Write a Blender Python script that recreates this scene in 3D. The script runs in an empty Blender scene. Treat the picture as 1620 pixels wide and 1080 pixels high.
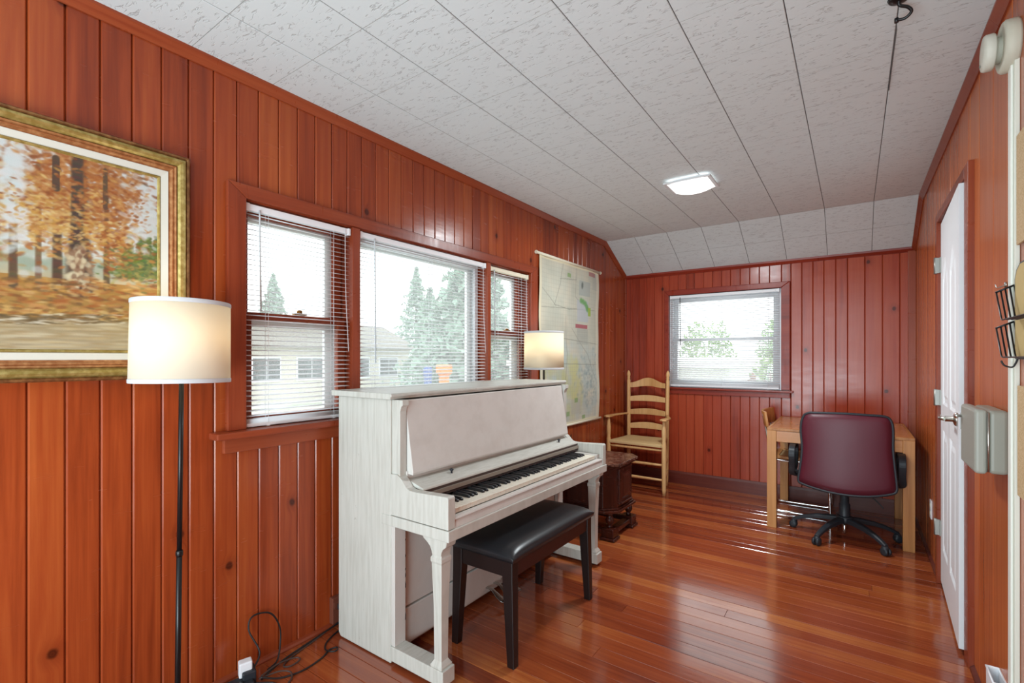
import bpy, bmesh, math, random
import numpy as np
from mathutils import Vector, Matrix
random.seed(7); rng = np.random.default_rng(5)
S = bpy.context.scene
COL = S.collection
PI = math.pi
# ------------------------------------------------------------------ camera
F, CXP, HY = 762., 810., 566.
TH = math.atan((1351. - CXP) / F)
CAMX, CAMZ = 2.02, 1.27
W, L, H, YB, YS, ZF = 2.42, 4.96, 2.42, -2.2, 4.42, 2.14   # room: width, far wall, ceiling, back wall, slope start, far ceiling height
cam = bpy.data.cameras.new('camera'); co = bpy.data.objects.new('camera', cam); COL.objects.link(co)
co.location = (CAMX, 0, CAMZ); co.rotation_euler = (PI/2, 0, TH)
cam.sensor_width = 36; cam.lens = F/1620*36; cam.shift_y = (HY-540)/1620; cam.clip_start = .05
S.camera = co
# ------------------------------------------------------------------ world, exposure, lights
S.view_settings.view_transform = 'Standard'; S.view_settings.look = 'None'
S.view_settings.exposure = 0.0; S.view_settings.gamma = 1; S.view_settings.use_curve_mapping = False
wd = bpy.data.worlds.new('sky'); S.world = wd; wd.use_nodes = True
bg = wd.node_tree.nodes['Background']; bg.inputs[0].default_value = (.93, .97, 1, 1); bg.inputs[1].default_value = 3.0
def area(name, loc, target, sx, sy, power, col=(1, 1, 1)):
    l = bpy.data.lights.new(name, 'AREA'); l.shape = 'RECTANGLE'; l.size = sx; l.size_y = sy; l.energy = power; l.color = col
    o = bpy.data.objects.new(name, l); COL.objects.link(o); o.location = loc
    o.rotation_euler = (Vector(target)-Vector(loc)).to_track_quat('-Z', 'Y').to_euler()
    return o
area('fill_light_back', (1.25, -1.7, 1.9), (1.0, 3.0, 1.0), 2.0, .9, 36, (.76, .93, 1))  # added fill light behind the camera, not a lamp of the room
area('fill_light_bounce', (1.35, -.9, .7), (1.2, 2.4, 2.42), 1.6, 1.0, 72, (.75, .93, 1))  # added fill aimed up to brighten the ceiling, no real fixture
# ------------------------------------------------------------------ helpers
def at_x(px, py, x0):            # where the view ray of a photograph pixel meets the plane x = x0: (y, z)
    s, c = math.sin(TH), math.cos(TH); k = (px-CXP)/F; X = x0-CAMX
    y = (-k*X*s-X*c)/(s-k*c); d = -X*s+y*c
    return y, CAMZ-(py-HY)*d/F
class M:
    def __init__(s, off=(0, 0, 0)): s.v = []; s.f = []; s.o = off; s.smooth = set()
    def add(s, vs, fs, smooth=False):
        n = len(s.v); s.v += [(a-s.o[0], b-s.o[1], c-s.o[2]) for a, b, c in vs]
        for f in fs:
            if smooth: s.smooth.add(len(s.f))
            s.f.append([i+n for i in f])
        return s
    def box(s, x0, x1, y0, y1, z0, z1):
        return s.add([(x0,y0,z0),(x1,y0,z0),(x1,y1,z0),(x0,y1,z0),(x0,y0,z1),(x1,y0,z1),(x1,y1,z1),(x0,y1,z1)],
            [(0,3,2,1),(4,5,6,7),(0,1,5,4),(1,2,6,5),(2,3,7,6),(3,0,4,7)])
    def prism(s, pts, axis, a0, a1, smooth=False):     # pts in the plane of the other two axes
        def P(p, a):
            return (a, p[0], p[1]) if axis == 'x' else (p[0], a, p[1]) if axis == 'y' else (p[0], p[1], a)
        n = len(pts)
        vs = [P(p, a0) for p in pts]+[P(p, a1) for p in pts]
        s.add(vs, [tuple(range(n))[::-1], tuple(range(n, 2*n))])
        k = len(s.v)-2*n
        for i in range(n):
            if smooth: s.smooth.add(len(s.f))
            s.f.append([k+i, k+(i+1) % n, k+n+(i+1) % n, k+n+i])
        return s
    def lathe(s, prof, c=(0, 0, 0), n=20, axis='z', smooth=True):
        vs = []
        for r, h in prof:
            for i in range(n):
                a = 2*PI*i/n; p, q = r*math.cos(a), r*math.sin(a)
                v = (p, q, h) if axis == 'z' else (h, p, q) if axis == 'x' else (p, h, q)
                vs.append((v[0]+c[0], v[1]+c[1], v[2]+c[2]))
        fs = []
        for j in range(len(prof)-1):
            for i in range(n): fs.append((j*n+i, j*n+(i+1) % n, (j+1)*n+(i+1) % n, (j+1)*n+i))
        s.add(vs, fs, smooth)
        k = len(s.v)-len(vs)
        s.f.append([k+i for i in range(n)][::-1]); s.f.append([k+(len(prof)-1)*n+i for i in range(n)])
        return s
    def tube(s, pts, r, n=8, closed=False):
        P = [Vector(p) for p in pts]; vs = []; fs = []
        up = None; m = len(P)
        for i, p in enumerate(P):
            if closed: t = (P[(i+1) % m]-P[i-1]).normalized()
            else: t = (P[min(i+1, m-1)]-P[max(i-1, 0)]).normalized()
            if up is None:
                up = Vector((0, 0, 1)) if abs(t.z) < .9 else Vector((1, 0, 0))
            u = (up-t*up.dot(t)).normalized(); w = t.cross(u); up = u
            rr = r[i] if isinstance(r, (list, tuple)) else r
            for k in range(n):
                a = 2*PI*k/n; vs.append(tuple(p+u*math.cos(a)*rr+w*math.sin(a)*rr))
        for i in range(m if closed else m-1):
            for k in range(n):
                j = (i+1) % m
                fs.append((i*n+k, i*n+(k+1) % n, j*n+(k+1) % n, j*n+k))
        s.add(vs, fs, True)
        if not closed:
            k = len(s.v)-len(vs); s.f.append([k+i for i in range(n)][::-1]); s.f.append([k+(m-1)*n+i for i in range(n)])
        return s
    def build(s, name, mat, parent=None, bevel=0, seg=2, loc=None, recalc=True):
        me = bpy.data.meshes.new(name); me.from_pydata(s.v, [], s.f)
        if recalc:
            bm = bmesh.new(); bm.from_mesh(me); bmesh.ops.recalc_face_normals(bm, faces=bm.faces); bm.to_mesh(me); bm.free()
        for i in s.smooth: me.polygons[i].use_smooth = True
        me.materials.append(mat); o = bpy.data.objects.new(name, me); COL.objects.link(o)
        if parent: o.parent = parent
        if loc: o.location = loc
        if bevel:
            b = o.modifiers.new('bevel', 'BEVEL'); b.width = bevel; b.segments = seg; b.limit_method = 'ANGLE'; b.angle_limit = math.radians(40)
            b.harden_normals = False
        return o
def tag(o, label, cat, group=None):
    o['label'] = label; o['category'] = cat
    if group: o['group'] = group
    return o
def thing(name, label, cat, loc=(0, 0, 0), rot=(0, 0, 0), group=None):
    o = bpy.data.objects.new(name, None); COL.objects.link(o); o.location = loc; o.rotation_euler = rot
    return tag(o, label, cat, group)
def struct(o): o['kind'] = 'structure'; return o
def curve_pts(pts, n=6):                          # Catmull-Rom through the points
    P = [Vector(p) for p in pts]; out = []
    for i in range(len(P)-1):
        a, b, c, d = P[max(i-1, 0)], P[i], P[i+1], P[min(i+2, len(P)-1)]
        for k in range(n):
            t = k/n
            out.append(.5*((2*b)+(c-a)*t+(2*a-5*b+4*c-d)*t*t+(3*b-a-3*c+d)*t**3))
    out.append(P[-1]); return [tuple(p) for p in out]
def copy_tree(o, parent=None):
    c = o.copy(); COL.objects.link(c)
    if parent: c.parent = parent
    for ch in list(o.children): copy_tree(ch, c)
    return c
# ------------------------------------------------------------------ materials
def lin(r, g, b):
    f = lambda v: (v/255/12.92) if v/255 <= .04045 else ((v/255+.055)/1.055)**2.4
    return (f(r), f(g), f(b), 1)
def mat(name, col, rough=.5, metal=0, spec=.5, emit=None, es=0, coat=0, ior=1.45):
    m = bpy.data.materials.new(name); m.use_nodes = True; b = m.node_tree.nodes['Principled BSDF']
    b.inputs['Base Color'].default_value = col; b.inputs['Roughness'].default_value = rough; b.inputs['Metallic'].default_value = metal
    b.inputs['Specular IOR Level'].default_value = spec; b.inputs['Coat Weight'].default_value = coat; b.inputs['IOR'].default_value = ior
    if emit: b.inputs['Emission Color'].default_value = emit; b.inputs['Emission Strength'].default_value = es
    return m
class N:                                          # small node-graph helper
    def __init__(s, m): s.t = m.node_tree; s.b = s.t.nodes['Principled BSDF']
    def n(s, typ, ins=None, **kw):
        d = s.t.nodes.new('ShaderNode'+typ)
        for k, v in kw.items(): setattr(d, k, v)
        for k, v in (ins or {}).items():
            if hasattr(v, 'is_linked') or isinstance(v, bpy.types.NodeSocket): s.t.links.new(v, d.inputs[k])
            else: d.inputs[k].default_value = v
        return d
    def math(s, op, a, b=0, c=0): return s.n('Math', {0: a, 1: b, 2: c}, operation=op).outputs[0]
    def ramp(s, fac, stops):
        d = s.n('ValToRGB', {0: fac}); e = d.color_ramp.elements
        while len(e) < len(stops): e.new(.5)
        for i, (p, c) in enumerate(stops): e[i].position = p; e[i].color = c
        return d.outputs[0]
    def mix(s, f, a, b, bt='MIX'):
        d = s.n('Mix', {0: f}, data_type='RGBA', blend_type=bt)
        for k, v in ((6, a), (7, b)):
            if isinstance(v, bpy.types.NodeSocket): s.t.links.new(v, d.inputs[k])
            else: d.inputs[k].default_value = v
        return d.outputs[2]
    def link(s, a, b): s.t.links.new(a, b)
    def bump(s, h, strength, dist=.002):
        d = s.n('Bump', {'Height': h, 'Strength': strength, 'Distance': dist}); s.link(d.outputs[0], s.b.inputs['Normal']); return d
def grey(v): return (v, v, v, 1)
def pine(name, dark, mid, light, rough=.3, knots=True, axis='z', dens=2.2, spec=.5, bmp=.14, keepv=.2):
    m = mat(name, mid, rough, spec=spec); g = N(m)
    pos = g.n('NewGeometry').outputs['Position']; sp = g.n('SeparateXYZ', {0: pos})
    rnd = g.n('ObjectInfo').outputs['Random']
    if axis == 'z': u = g.math('ADD', sp.outputs[0], sp.outputs[1]); v = sp.outputs[2]
    elif axis == 'x': u = g.math('ADD', sp.outputs[1], sp.outputs[2]); v = sp.outputs[0]
    else: u = g.math('ADD', sp.outputs[0], sp.outputs[2]); v = sp.outputs[1]
    u2 = g.math('MULTIPLY_ADD', rnd, 17.3, u)
    k = None
    if knots:
        kv = g.n('CombineXYZ', {0: u, 1: g.math('MULTIPLY', v, .8), 2: 0.0})
        vo = g.n('TexVoronoi', {'Vector': kv.outputs[0], 'Scale': dens, 'Randomness': 1.0}, voronoi_dimensions='2D')
        keep = g.math('GREATER_THAN', g.n('SeparateColor', {0: vo.outputs['Color']}).outputs[0], keepv)
        dist = vo.outputs['Distance']
        wob = g.n('TexNoise', {'Vector': kv.outputs[0], 'Scale': 40., 'Detail': 2.}).outputs[0]
        dist2 = g.math('MULTIPLY_ADD', wob, .02, dist)
        near = g.n('MapRange', {0: dist2, 1: .02, 2: .12, 3: 1., 4: 0.}, interpolation_type='SMOOTHSTEP').outputs[0]
        near = g.math('MULTIPLY', near, keep)
        core = g.n('MapRange', {0: dist2, 1: .028, 2: .048, 3: 1., 4: 0.}, interpolation_type='SMOOTHSTEP').outputs[0]
        core = g.math('MULTIPLY', core, keep)
        u2 = g.math('MULTIPLY_ADD', near, .02, u2)
    gv = g.n('CombineXYZ', {0: g.math('MULTIPLY', u2, 45.), 1: g.math('MULTIPLY', v, 1.6), 2: g.math('MULTIPLY', rnd, 30.)})
    n1 = g.n('TexNoise', {'Vector': gv.outputs[0], 'Scale': 1., 'Detail': 5., 'Roughness': .6, 'Distortion': .4}).outputs[0]
    gv2 = g.n('CombineXYZ', {0: g.math('MULTIPLY', u2, 9.), 1: g.math('MULTIPLY', v, .9), 2: g.math('MULTIPLY', rnd, 11.)})
    n2 = g.n('TexNoise', {'Vector': gv2.outputs[0], 'Scale': 1., 'Detail': 3.}).outputs[0]
    f = g.math('ADD', g.math('MULTIPLY', n1, .45), g.math('MULTIPLY', n2, .35))
    f = g.math('MULTIPLY_ADD', rnd, .16, f)
    c = g.ramp(f, [(.28, dark), (.47, mid), (.68, light)])
    if knots:
        c = g.mix(g.math('MULTIPLY', near, .45), c, dark)
        ring = g.math('SINE', g.math('MULTIPLY', dist2, 420.))
        kc = g.mix(g.math('MULTIPLY_ADD', ring, .25, .3), (dark[0]*.22, dark[1]*.3, dark[2]*.5, 1), (dark[0]*.45, dark[1]*.5, dark[2]*.6, 1))
        c = g.mix(g.math('MULTIPLY', core, .85), c, kc)
    g.link(c, g.b.inputs['Base Color'])
    w = g.n('TexNoise', {'Vector': g.n('CombineXYZ', {0: g.math('MULTIPLY', u, 7.), 1: g.math('MULTIPLY', v, 30.), 2: rnd}).outputs[0], 'Scale': 1., 'Detail': 2.}).outputs[0]
    g.bump(g.math('ADD', w, g.math('MULTIPLY', n1, .4)), bmp, .0025)
    r = g.n('MapRange', {0: w, 1: .3, 2: .7, 3: rough*.9, 4: rough*1.15}).outputs[0]
    if bmp > .05: g.link(r, g.b.inputs['Roughness'])
    return m
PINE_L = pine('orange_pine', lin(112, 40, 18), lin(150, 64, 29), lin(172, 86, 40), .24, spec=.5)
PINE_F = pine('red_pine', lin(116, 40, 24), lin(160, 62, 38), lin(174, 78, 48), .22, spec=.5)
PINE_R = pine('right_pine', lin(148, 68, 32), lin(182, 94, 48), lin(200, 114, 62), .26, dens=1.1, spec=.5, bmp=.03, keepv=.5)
TRIMW = pine('stained_trim', lin(110, 44, 26), lin(140, 62, 36), lin(160, 80, 48), .3, knots=False, axis='y', spec=.4)
TRIMX = pine('stained_trim_across', lin(100, 28, 18), lin(138, 46, 30), lin(156, 62, 38), .3, knots=False, axis='x', spec=.4)
TRIMZ = pine('stained_trim_upright', lin(110, 44, 26), lin(142, 62, 36), lin(160, 80, 48), .3, knots=False, spec=.4)
BASEM = pine('dark_baseboard', lin(60, 20, 16), lin(92, 36, 28), lin(110, 50, 36), .35, knots=False, axis='x')
BACKM = mat('groove_dark', lin(70, 24, 12), .7)
OAK = pine('light_oak', lin(150, 92, 44), lin(188, 128, 72), lin(206, 150, 92), .38, knots=False)
OAKX = pine('light_oak_flat', lin(140, 84, 42), lin(182, 118, 66), lin(200, 138, 84), .22, knots=False, axis='x')
MAPLE = pine('blond_maple', lin(190, 140, 84), lin(214, 168, 112), lin(226, 186, 132), .4, knots=False)
WALNUT = pine('dark_walnut', lin(34, 14, 10), lin(62, 26, 18), lin(84, 38, 26), .25, knots=False)
WALNUTX = pine('dark_walnut_top', lin(40, 18, 14), lin(70, 34, 26), lin(98, 56, 44), .22, knots=False, axis='y')
g = N(WALNUTX); p = g.n('NewGeometry').outputs['Position']; vo = g.n('TexVoronoi', {'Vector': p, 'Scale': 26.}, feature='DISTANCE_TO_EDGE').outputs[0]
vc = g.n('TexVoronoi', {'Vector': p, 'Scale': 26.}).outputs['Color']; gl_ = g.n('SeparateColor', {0: vc}).outputs[0]
g.link(g.mix(g.n('MapRange', {0: vo, 1: .02, 2: .08, 3: 1., 4: 0.}).outputs[0], g.mix(gl_, lin(74, 44, 36), lin(120, 86, 70)), lin(44, 22, 18)), g.b.inputs['Base Color'])
# floor
def floor_mat():
    m = mat('fir_floor', lin(150, 70, 35), .15, ior=1.75, spec=.6); g = N(m)
    pos = g.n('NewGeometry').outputs['Position']; sp = g.n('SeparateXYZ', {0: pos}); rnd = g.n('ObjectInfo').outputs['Random']
    u = g.math('MULTIPLY_ADD', rnd, 7.7, sp.outputs[1])
    v = g.n('CombineXYZ', {0: g.math('MULTIPLY', sp.outputs[0], 1.6), 1: g.math('MULTIPLY', u, 55.), 2: g.math('MULTIPLY', rnd, 20.)})
    n1 = g.n('TexNoise', {'Vector': v.outputs[0], 'Scale': 1., 'Detail': 5., 'Roughness': .6, 'Distortion': .5}).outputs[0]
    big = g.n('TexNoise', {'Vector': pos, 'Scale': 1.7, 'Detail': 3.}).outputs[0]
    f = g.math('ADD', g.math('MULTIPLY', n1, .4), g.math('MULTIPLY', rnd, .26)); f = g.math('MULTIPLY_ADD', big, .3, f)
    c = g.ramp(f, [(.28, lin(104, 44, 28)), (.42, lin(138, 64, 36)), (.56, lin(156, 78, 42)), (.74, lin(190, 116, 60))])
    sc = g.n('TexNoise', {'Vector': g.n('CombineXYZ', {0: g.math('MULTIPLY', sp.outputs[0], 5.), 1: g.math('MULTIPLY', sp.outputs[1], 22.), 2: 0.}).outputs[0], 'Scale': 1., 'Detail': 6., 'Roughness': .7}).outputs[0]
    wear = g.n('MapRange', {0: sc, 1: .68, 2: .74, 3: 0., 4: .35}).outputs[0]
    c = g.mix(wear, c, lin(70, 28, 18)); g.link(c, g.b.inputs['Base Color'])
    wav = g.n('TexNoise', {'Vector': g.n('CombineXYZ', {0: g.math('MULTIPLY', sp.outputs[0], 3.), 1: g.math('MULTIPLY', sp.outputs[1], 8.), 2: 0.}).outputs[0], 'Scale': 1., 'Detail': 3.}).outputs[0]
    g.bump(g.math('ADD', g.math('MULTIPLY', wav, .7), g.math('MULTIPLY', sc, .5)), .22, .003)
    g.link(g.n('MapRange', {0: sc, 1: .3, 2: .7, 3: .07, 4: .17}).outputs[0], g.b.inputs['Roughness'])
    return m
FLOORM = floor_mat()
def tile_mat():
    m = mat('ceiling_tile', lin(214, 214, 213), .85, spec=.2); g = N(m)
    pos = g.n('NewGeometry').outputs['Position']; rnd = g.n('ObjectInfo').outputs['Random']; sp = g.n('SeparateXYZ', {0: pos})
    v = g.n('CombineXYZ', {0: g.math('MULTIPLY_ADD', rnd, 9., g.math('MULTIPLY', sp.outputs[0], 24.)), 1: g.math('MULTIPLY', g.math('SUBTRACT', sp.outputs[1], sp.outputs[2]), 72.), 2: rnd}).outputs[0]
    n1 = g.n('TexNoise', {'Vector': v, 'Scale': 1., 'Detail': 1.5, 'Distortion': .7}).outputs[0]
    n2 = g.n('TexNoise', {'Vector': v, 'Scale': .8, 'Detail': 1.}).outputs[0]
    a = g.math('ABSOLUTE', g.math('SUBTRACT', n1, .5))
    line = g.n('MapRange', {0: a, 1: .01, 2: .05, 3: 1., 4: 0.}, interpolation_type='SMOOTHSTEP').outputs[0]
    line = g.math('MULTIPLY', line, g.n('MapRange', {0: n2, 1: .52, 2: .60, 3: 0., 4: 1.}).outputs[0])
    b = g.n('Bump', {'Height': line, 'Strength': .35, 'Distance': .004}); b.invert = False
    inv = g.math('SUBTRACT', 1., line); g.link(inv, b.inputs['Height']); g.link(b.outputs[0], g.b.inputs['Normal'])
    c = g.mix(g.math('MULTIPLY', line, .36), lin(216, 224, 225), lin(140, 140, 140)); g.link(c, g.b.inputs['Base Color'])
    return m
TILE = tile_mat()
SEAM = mat('tile_seam', lin(96, 96, 96), .9)
TILEEDGE = mat('tile_dark_edge', lin(165, 164, 161), .95, spec=.1)  # edge faces darkened in colour so the cross seams read as shaded gaps
def painted(name, base, streak, chips=True, rough=.42):
    m = mat(name, base, rough, spec=.4); g = N(m)
    pos = g.n('NewGeometry').outputs['Position']; sp = g.n('SeparateXYZ', {0: pos})
    v = g.n('CombineXYZ', {0: g.math('MULTIPLY', sp.outputs[0], 70.), 1: g.math('MULTIPLY', sp.outputs[1], 9.), 2: g.math('MULTIPLY', sp.outputs[2], 4.)}).outputs[0]
    n1 = g.n('TexNoise', {'Vector': v, 'Scale': 1., 'Detail': 5., 'Roughness': .65}).outputs[0]
    c = g.mix(g.n('MapRange', {0: n1, 1: .42, 2: .72, 3: 0., 4: .55}).outputs[0], base, streak)
    if chips:
        n2 = g.n('TexNoise', {'Vector': pos, 'Scale': 30., 'Detail': 4., 'Roughness': .7}).outputs[0]
        pt = g.n('NewGeometry').outputs['Pointiness']
        e = g.math('MULTIPLY', g.n('MapRange', {0: n2, 1: .69, 2: .72, 3: 0., 4: 1.}).outputs[0], 1.)
        c = g.mix(g.math('MULTIPLY', e, .6), c, lin(120, 104, 90))
    g.link(c, g.b.inputs['Base Color']); g.bump(n1, .12, .002)
    return m
PIANO = painted('distressed_white_paint', lin(197, 196, 188), lin(160, 156, 144))
PIANOF = painted('distressed_white_front', lin(204, 200, 194), lin(188, 182, 175), False)
WHITE = mat('white_gloss', lin(236, 238, 242), .35)
DOORM = mat('door_white', lin(238, 240, 243), .4)
BLIND = mat('blind_white', lin(238, 240, 243), .45)
CREAM = mat('cream_vinyl', lin(224, 218, 196), .5)
IVORY = mat('ivory_key', lin(228, 222, 206), .3)
EBONY = mat('black_key', lin(30, 30, 33), .32)
BLACKP = mat('black_plastic', lin(38, 42, 48), .45)
BLACKM = mat('black_metal', lin(16, 16, 18), .35)
BLKWOOD = mat('espresso_wood', lin(26, 15, 14), .35)
BRNWOOD = mat('espresso_rail', lin(52, 20, 16), .4)
CHROME = mat('chrome', lin(215, 215, 215), .12, 1)
NICKEL = mat('nickel', lin(190, 188, 182), .25, 1)
CORDM = mat('black_rubber', lin(28, 24, 24), .5)
CORDB = mat('brown_rubber', lin(70, 52, 46), .5)
DARKFELT = mat('dark_felt', lin(58, 44, 42), .8)
def leather(name, col, rough):
    m = mat(name, col, rough, spec=.5); g = N(m)
    v = g.n('TexVoronoi', {'Scale': 260.}, feature='F1').outputs[0]; t = g.n('TexCoord').outputs['Object']
    vo = g.n('TexVoronoi', {'Vector': t, 'Scale': 320.}).outputs[0]; no = g.n('TexNoise', {'Vector': t, 'Scale': 9.}).outputs[0]
    g.bump(g.math('ADD', g.math('MULTIPLY', vo, .25), no), .18, .003); return m
BLKLEATHER = leather('black_vinyl', lin(30, 31, 34), .3)
BURG = leather('burgundy_leather', lin(88, 28, 42), .42)
RUSH = mat('woven_rush', lin(214, 184, 132), .8)
g = N(RUSH); tc = g.n('TexCoord').outputs['Object']; sp = g.n('SeparateXYZ', {0: tc})
ax = g.math('ABSOLUTE', g.math('MULTIPLY', sp.outputs[0], .8)); ay = g.math('ABSOLUTE', sp.outputs[1]); mx = g.math('MAXIMUM', ax, ay)
sw = g.math('MULTIPLY_ADD', g.math('SINE', g.math('MULTIPLY', mx, 900.)), .5, .5)
g.link(g.mix(sw, lin(176, 140, 88), lin(224, 194, 142)), g.b.inputs['Base Color']); g.bump(sw, .5, .004)
CANE = mat('woven_cane', lin(206, 178, 132), .6)
def shade_mat():
    m = bpy.data.materials.new('lamp_shade_linen'); m.use_nodes = True; t = m.node_tree; t.nodes.clear()
    o = t.nodes.new('ShaderNodeOutputMaterial'); mx = t.nodes.new('ShaderNodeMixShader'); d = t.nodes.new('ShaderNodeBsdfDiffuse'); tr = t.nodes.new('ShaderNodeBsdfTranslucent')
    d.inputs[0].default_value = lin(244, 238, 222); tr.inputs[0].default_value = lin(250, 238, 212); mx.inputs[0].default_value = .45
    t.links.new(d.outputs[0], mx.inputs[1]); t.links.new(tr.outputs[0], mx.inputs[2]); t.links.new(mx.outputs[0], o.inputs[0]); return m
SHADE = shade_mat()
SHTRIM = mat('shade_trim', lin(196, 196, 198), .8)
def glass_mat():
    m = bpy.data.materials.new('window_glass'); m.use_nodes = True; t = m.node_tree; t.nodes.clear()
    o = t.nodes.new('ShaderNodeOutputMaterial'); mx = t.nodes.new('ShaderNodeMixShader'); a = t.nodes.new('ShaderNodeBsdfTransparent'); b = t.nodes.new('ShaderNodeBsdfGlossy')
    f = t.nodes.new('ShaderNodeLayerWeight'); f.inputs[0].default_value = .5; p5 = t.nodes.new('ShaderNodeMath'); p5.operation = 'POWER'; p5.inputs[1].default_value = 5; p6 = t.nodes.new('ShaderNodeMath'); p6.operation = 'MULTIPLY_ADD'; p6.inputs[1].default_value = .9; p6.inputs[2].default_value = .05; t.links.new(f.outputs[1], p5.inputs[0]); t.links.new(p5.outputs[0], p6.inputs[0]); a.inputs[0].default_value = (.95, .97, .96, 1); b.inputs[1].default_value = .02
    t.links.new(p6.outputs[0], mx.inputs[0]); t.links.new(a.outputs[0], mx.inputs[1]); t.links.new(b.outputs[0], mx.inputs[2])
    d_ = t.nodes.new('ShaderNodeBsdfTranslucent'); d_.inputs[0].default_value = (.85, .88, .88, 1); m2 = t.nodes.new('ShaderNodeMixShader'); m2.inputs[0].default_value = .13; t.links.new(mx.outputs[0], m2.inputs[1]); t.links.new(d_.outputs[0], m2.inputs[2]); t.links.new(m2.outputs[0], o.inputs[0]); return m  # translucent share adds a pale haze that washes out the outside view
GLASS = glass_mat()
EMIT = mat('lit_diffuser', lin(250, 250, 250), .4, emit=(1, .99, .97, 1), es=1.6)
# ------------------------------------------------------------------ room shell
def zc(y): return H if y <= YS else H-(H-ZF)*(y-YS)/(L-YS)      # ceiling height
def board(bm_parent, wall, a0, a1, z0, z1a, z1b, m, th=.014, ch=.0045):
    """upright board with chamfered long edges; wall gives the plane, a runs along the wall"""
    g = .0008; a0 += g; a1 -= g
    prof = [(a0, -th), (a0, -ch), (a0+ch, 0), (a1-ch, 0), (a1, -ch), (a1, -th)]
    def P(a, d, z):
        return (d, a, z) if wall == 'l' else (W-d, a, z) if wall == 'r' else (a, L-d, z)
    top = lambda a: z1a+(z1b-z1a)*(a-a0)/(a1-a0)
    vs = [P(a, d, z0) for a, d in prof]+[P(a, d, top(a)) for a, d in prof]
    b = M().add(vs, [(0, 1, 2, 3, 4, 5), (6, 7, 8, 9, 10, 11)]+[(i, (i+1) % 6, 6+(i+1) % 6, 6+i) for i in range(6)])
    return b.build('board', m, bm_parent)
# openings
WY0, WY1, WZ0, WZ1 = .965, 3.07, .98, 1.915
wl = M()
wl.box(-.13, -.014, YB, WY0, 0, H); wl.box(-.13, -.014, WY1, L, 0, H)
wl.box(-.13, -.014, WY0, WY1, 0, WZ0-.03); wl.box(-.13, -.014, WY0, WY1, WZ1, H)
wall_left = struct(wl.build('wall_left', BACKM))
edges = [.336+.0861*i for i in range(-30, 60)]
edges = [e for e in edges if YB < e < L]; edges = [YB]+edges+[L]
for a, b in zip(edges, edges[1:]):
    if b-a < .01: continue
    if b < WY0-.01 or a > WY1+.01: 
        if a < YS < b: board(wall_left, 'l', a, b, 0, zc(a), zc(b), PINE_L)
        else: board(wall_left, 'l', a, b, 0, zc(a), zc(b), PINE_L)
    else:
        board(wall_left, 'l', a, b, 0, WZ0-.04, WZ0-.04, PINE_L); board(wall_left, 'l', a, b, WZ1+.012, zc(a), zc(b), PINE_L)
FX0, FX1, FZ0, FZ1 = .475, 1.485, .975, 1.905
wf = M(); wf.box(-.13, FX0, L+.014, L+.13, 0, H); wf.box(FX1, W+.13, L+.014, L+.13, 0, H)
wf.box(FX0, FX1, L+.014, L+.13, 0, FZ0); wf.box(FX0, FX1, L+.014, L+.13, FZ1, H)
wall_far = struct(wf.build('wall_far', BACKM))
fe = [0, .084, .156, .24, .322, .403, .474, .566, .645, .725, .811, .895, .977, 1.058, 1.144, 1.225, 1.306, 1.39, 1.486, 1.56, 1.644, 1.727, 1.808, 1.893, 1.976, 2.094, 2.21, 2.321, 2.42]
for a, b in zip(fe, fe[1:]):
    if b < FX0+.001 or a > FX1-.001: board(wall_far, 'f', a, b, .1, ZF, ZF, PINE_F)
    else:
        board(wall_far, 'f', a, b, .1, FZ0-.01, FZ0-.01, PINE_F); board(wall_far, 'f', a, b, FZ1+.01, ZF, ZF, PINE_F)
DY0, DY1, DZ = 2.775, 3.605, 2.03
wr = M(); wr.box(W+.014, W+.13, YB, DY0, 0, H); wr.box(W+.014, W+.13, DY1, L, 0, H); wr.box(W+.014, W+.13, DY0, DY1, DZ, H)
wall_right = struct(wr.build('wall_right', BACKM))
re_ = sorted([2.113-.24*i for i in range(1, 18)]+[2.113, 2.362, 2.595, 2.775, 2.812, 3.04, 3.293, 3.605, 3.68, 3.80, 3.92, 4.04, 4.16, 4.28, 4.42, 4.55, 4.68, 4.82])
re_ = [YB]+[e for e in re_ if e > YB]+[L]
for a, b in zip(re_, re_[1:]):
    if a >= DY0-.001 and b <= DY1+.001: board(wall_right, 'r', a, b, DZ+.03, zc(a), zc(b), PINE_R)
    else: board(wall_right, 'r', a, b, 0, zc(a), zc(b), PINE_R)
struct(M().box(-.13, W+.13, YB-.12, YB, 0, H).build('wall_back', mat('back_wall_paint', lin(196, 150, 120), .6)))
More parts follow.
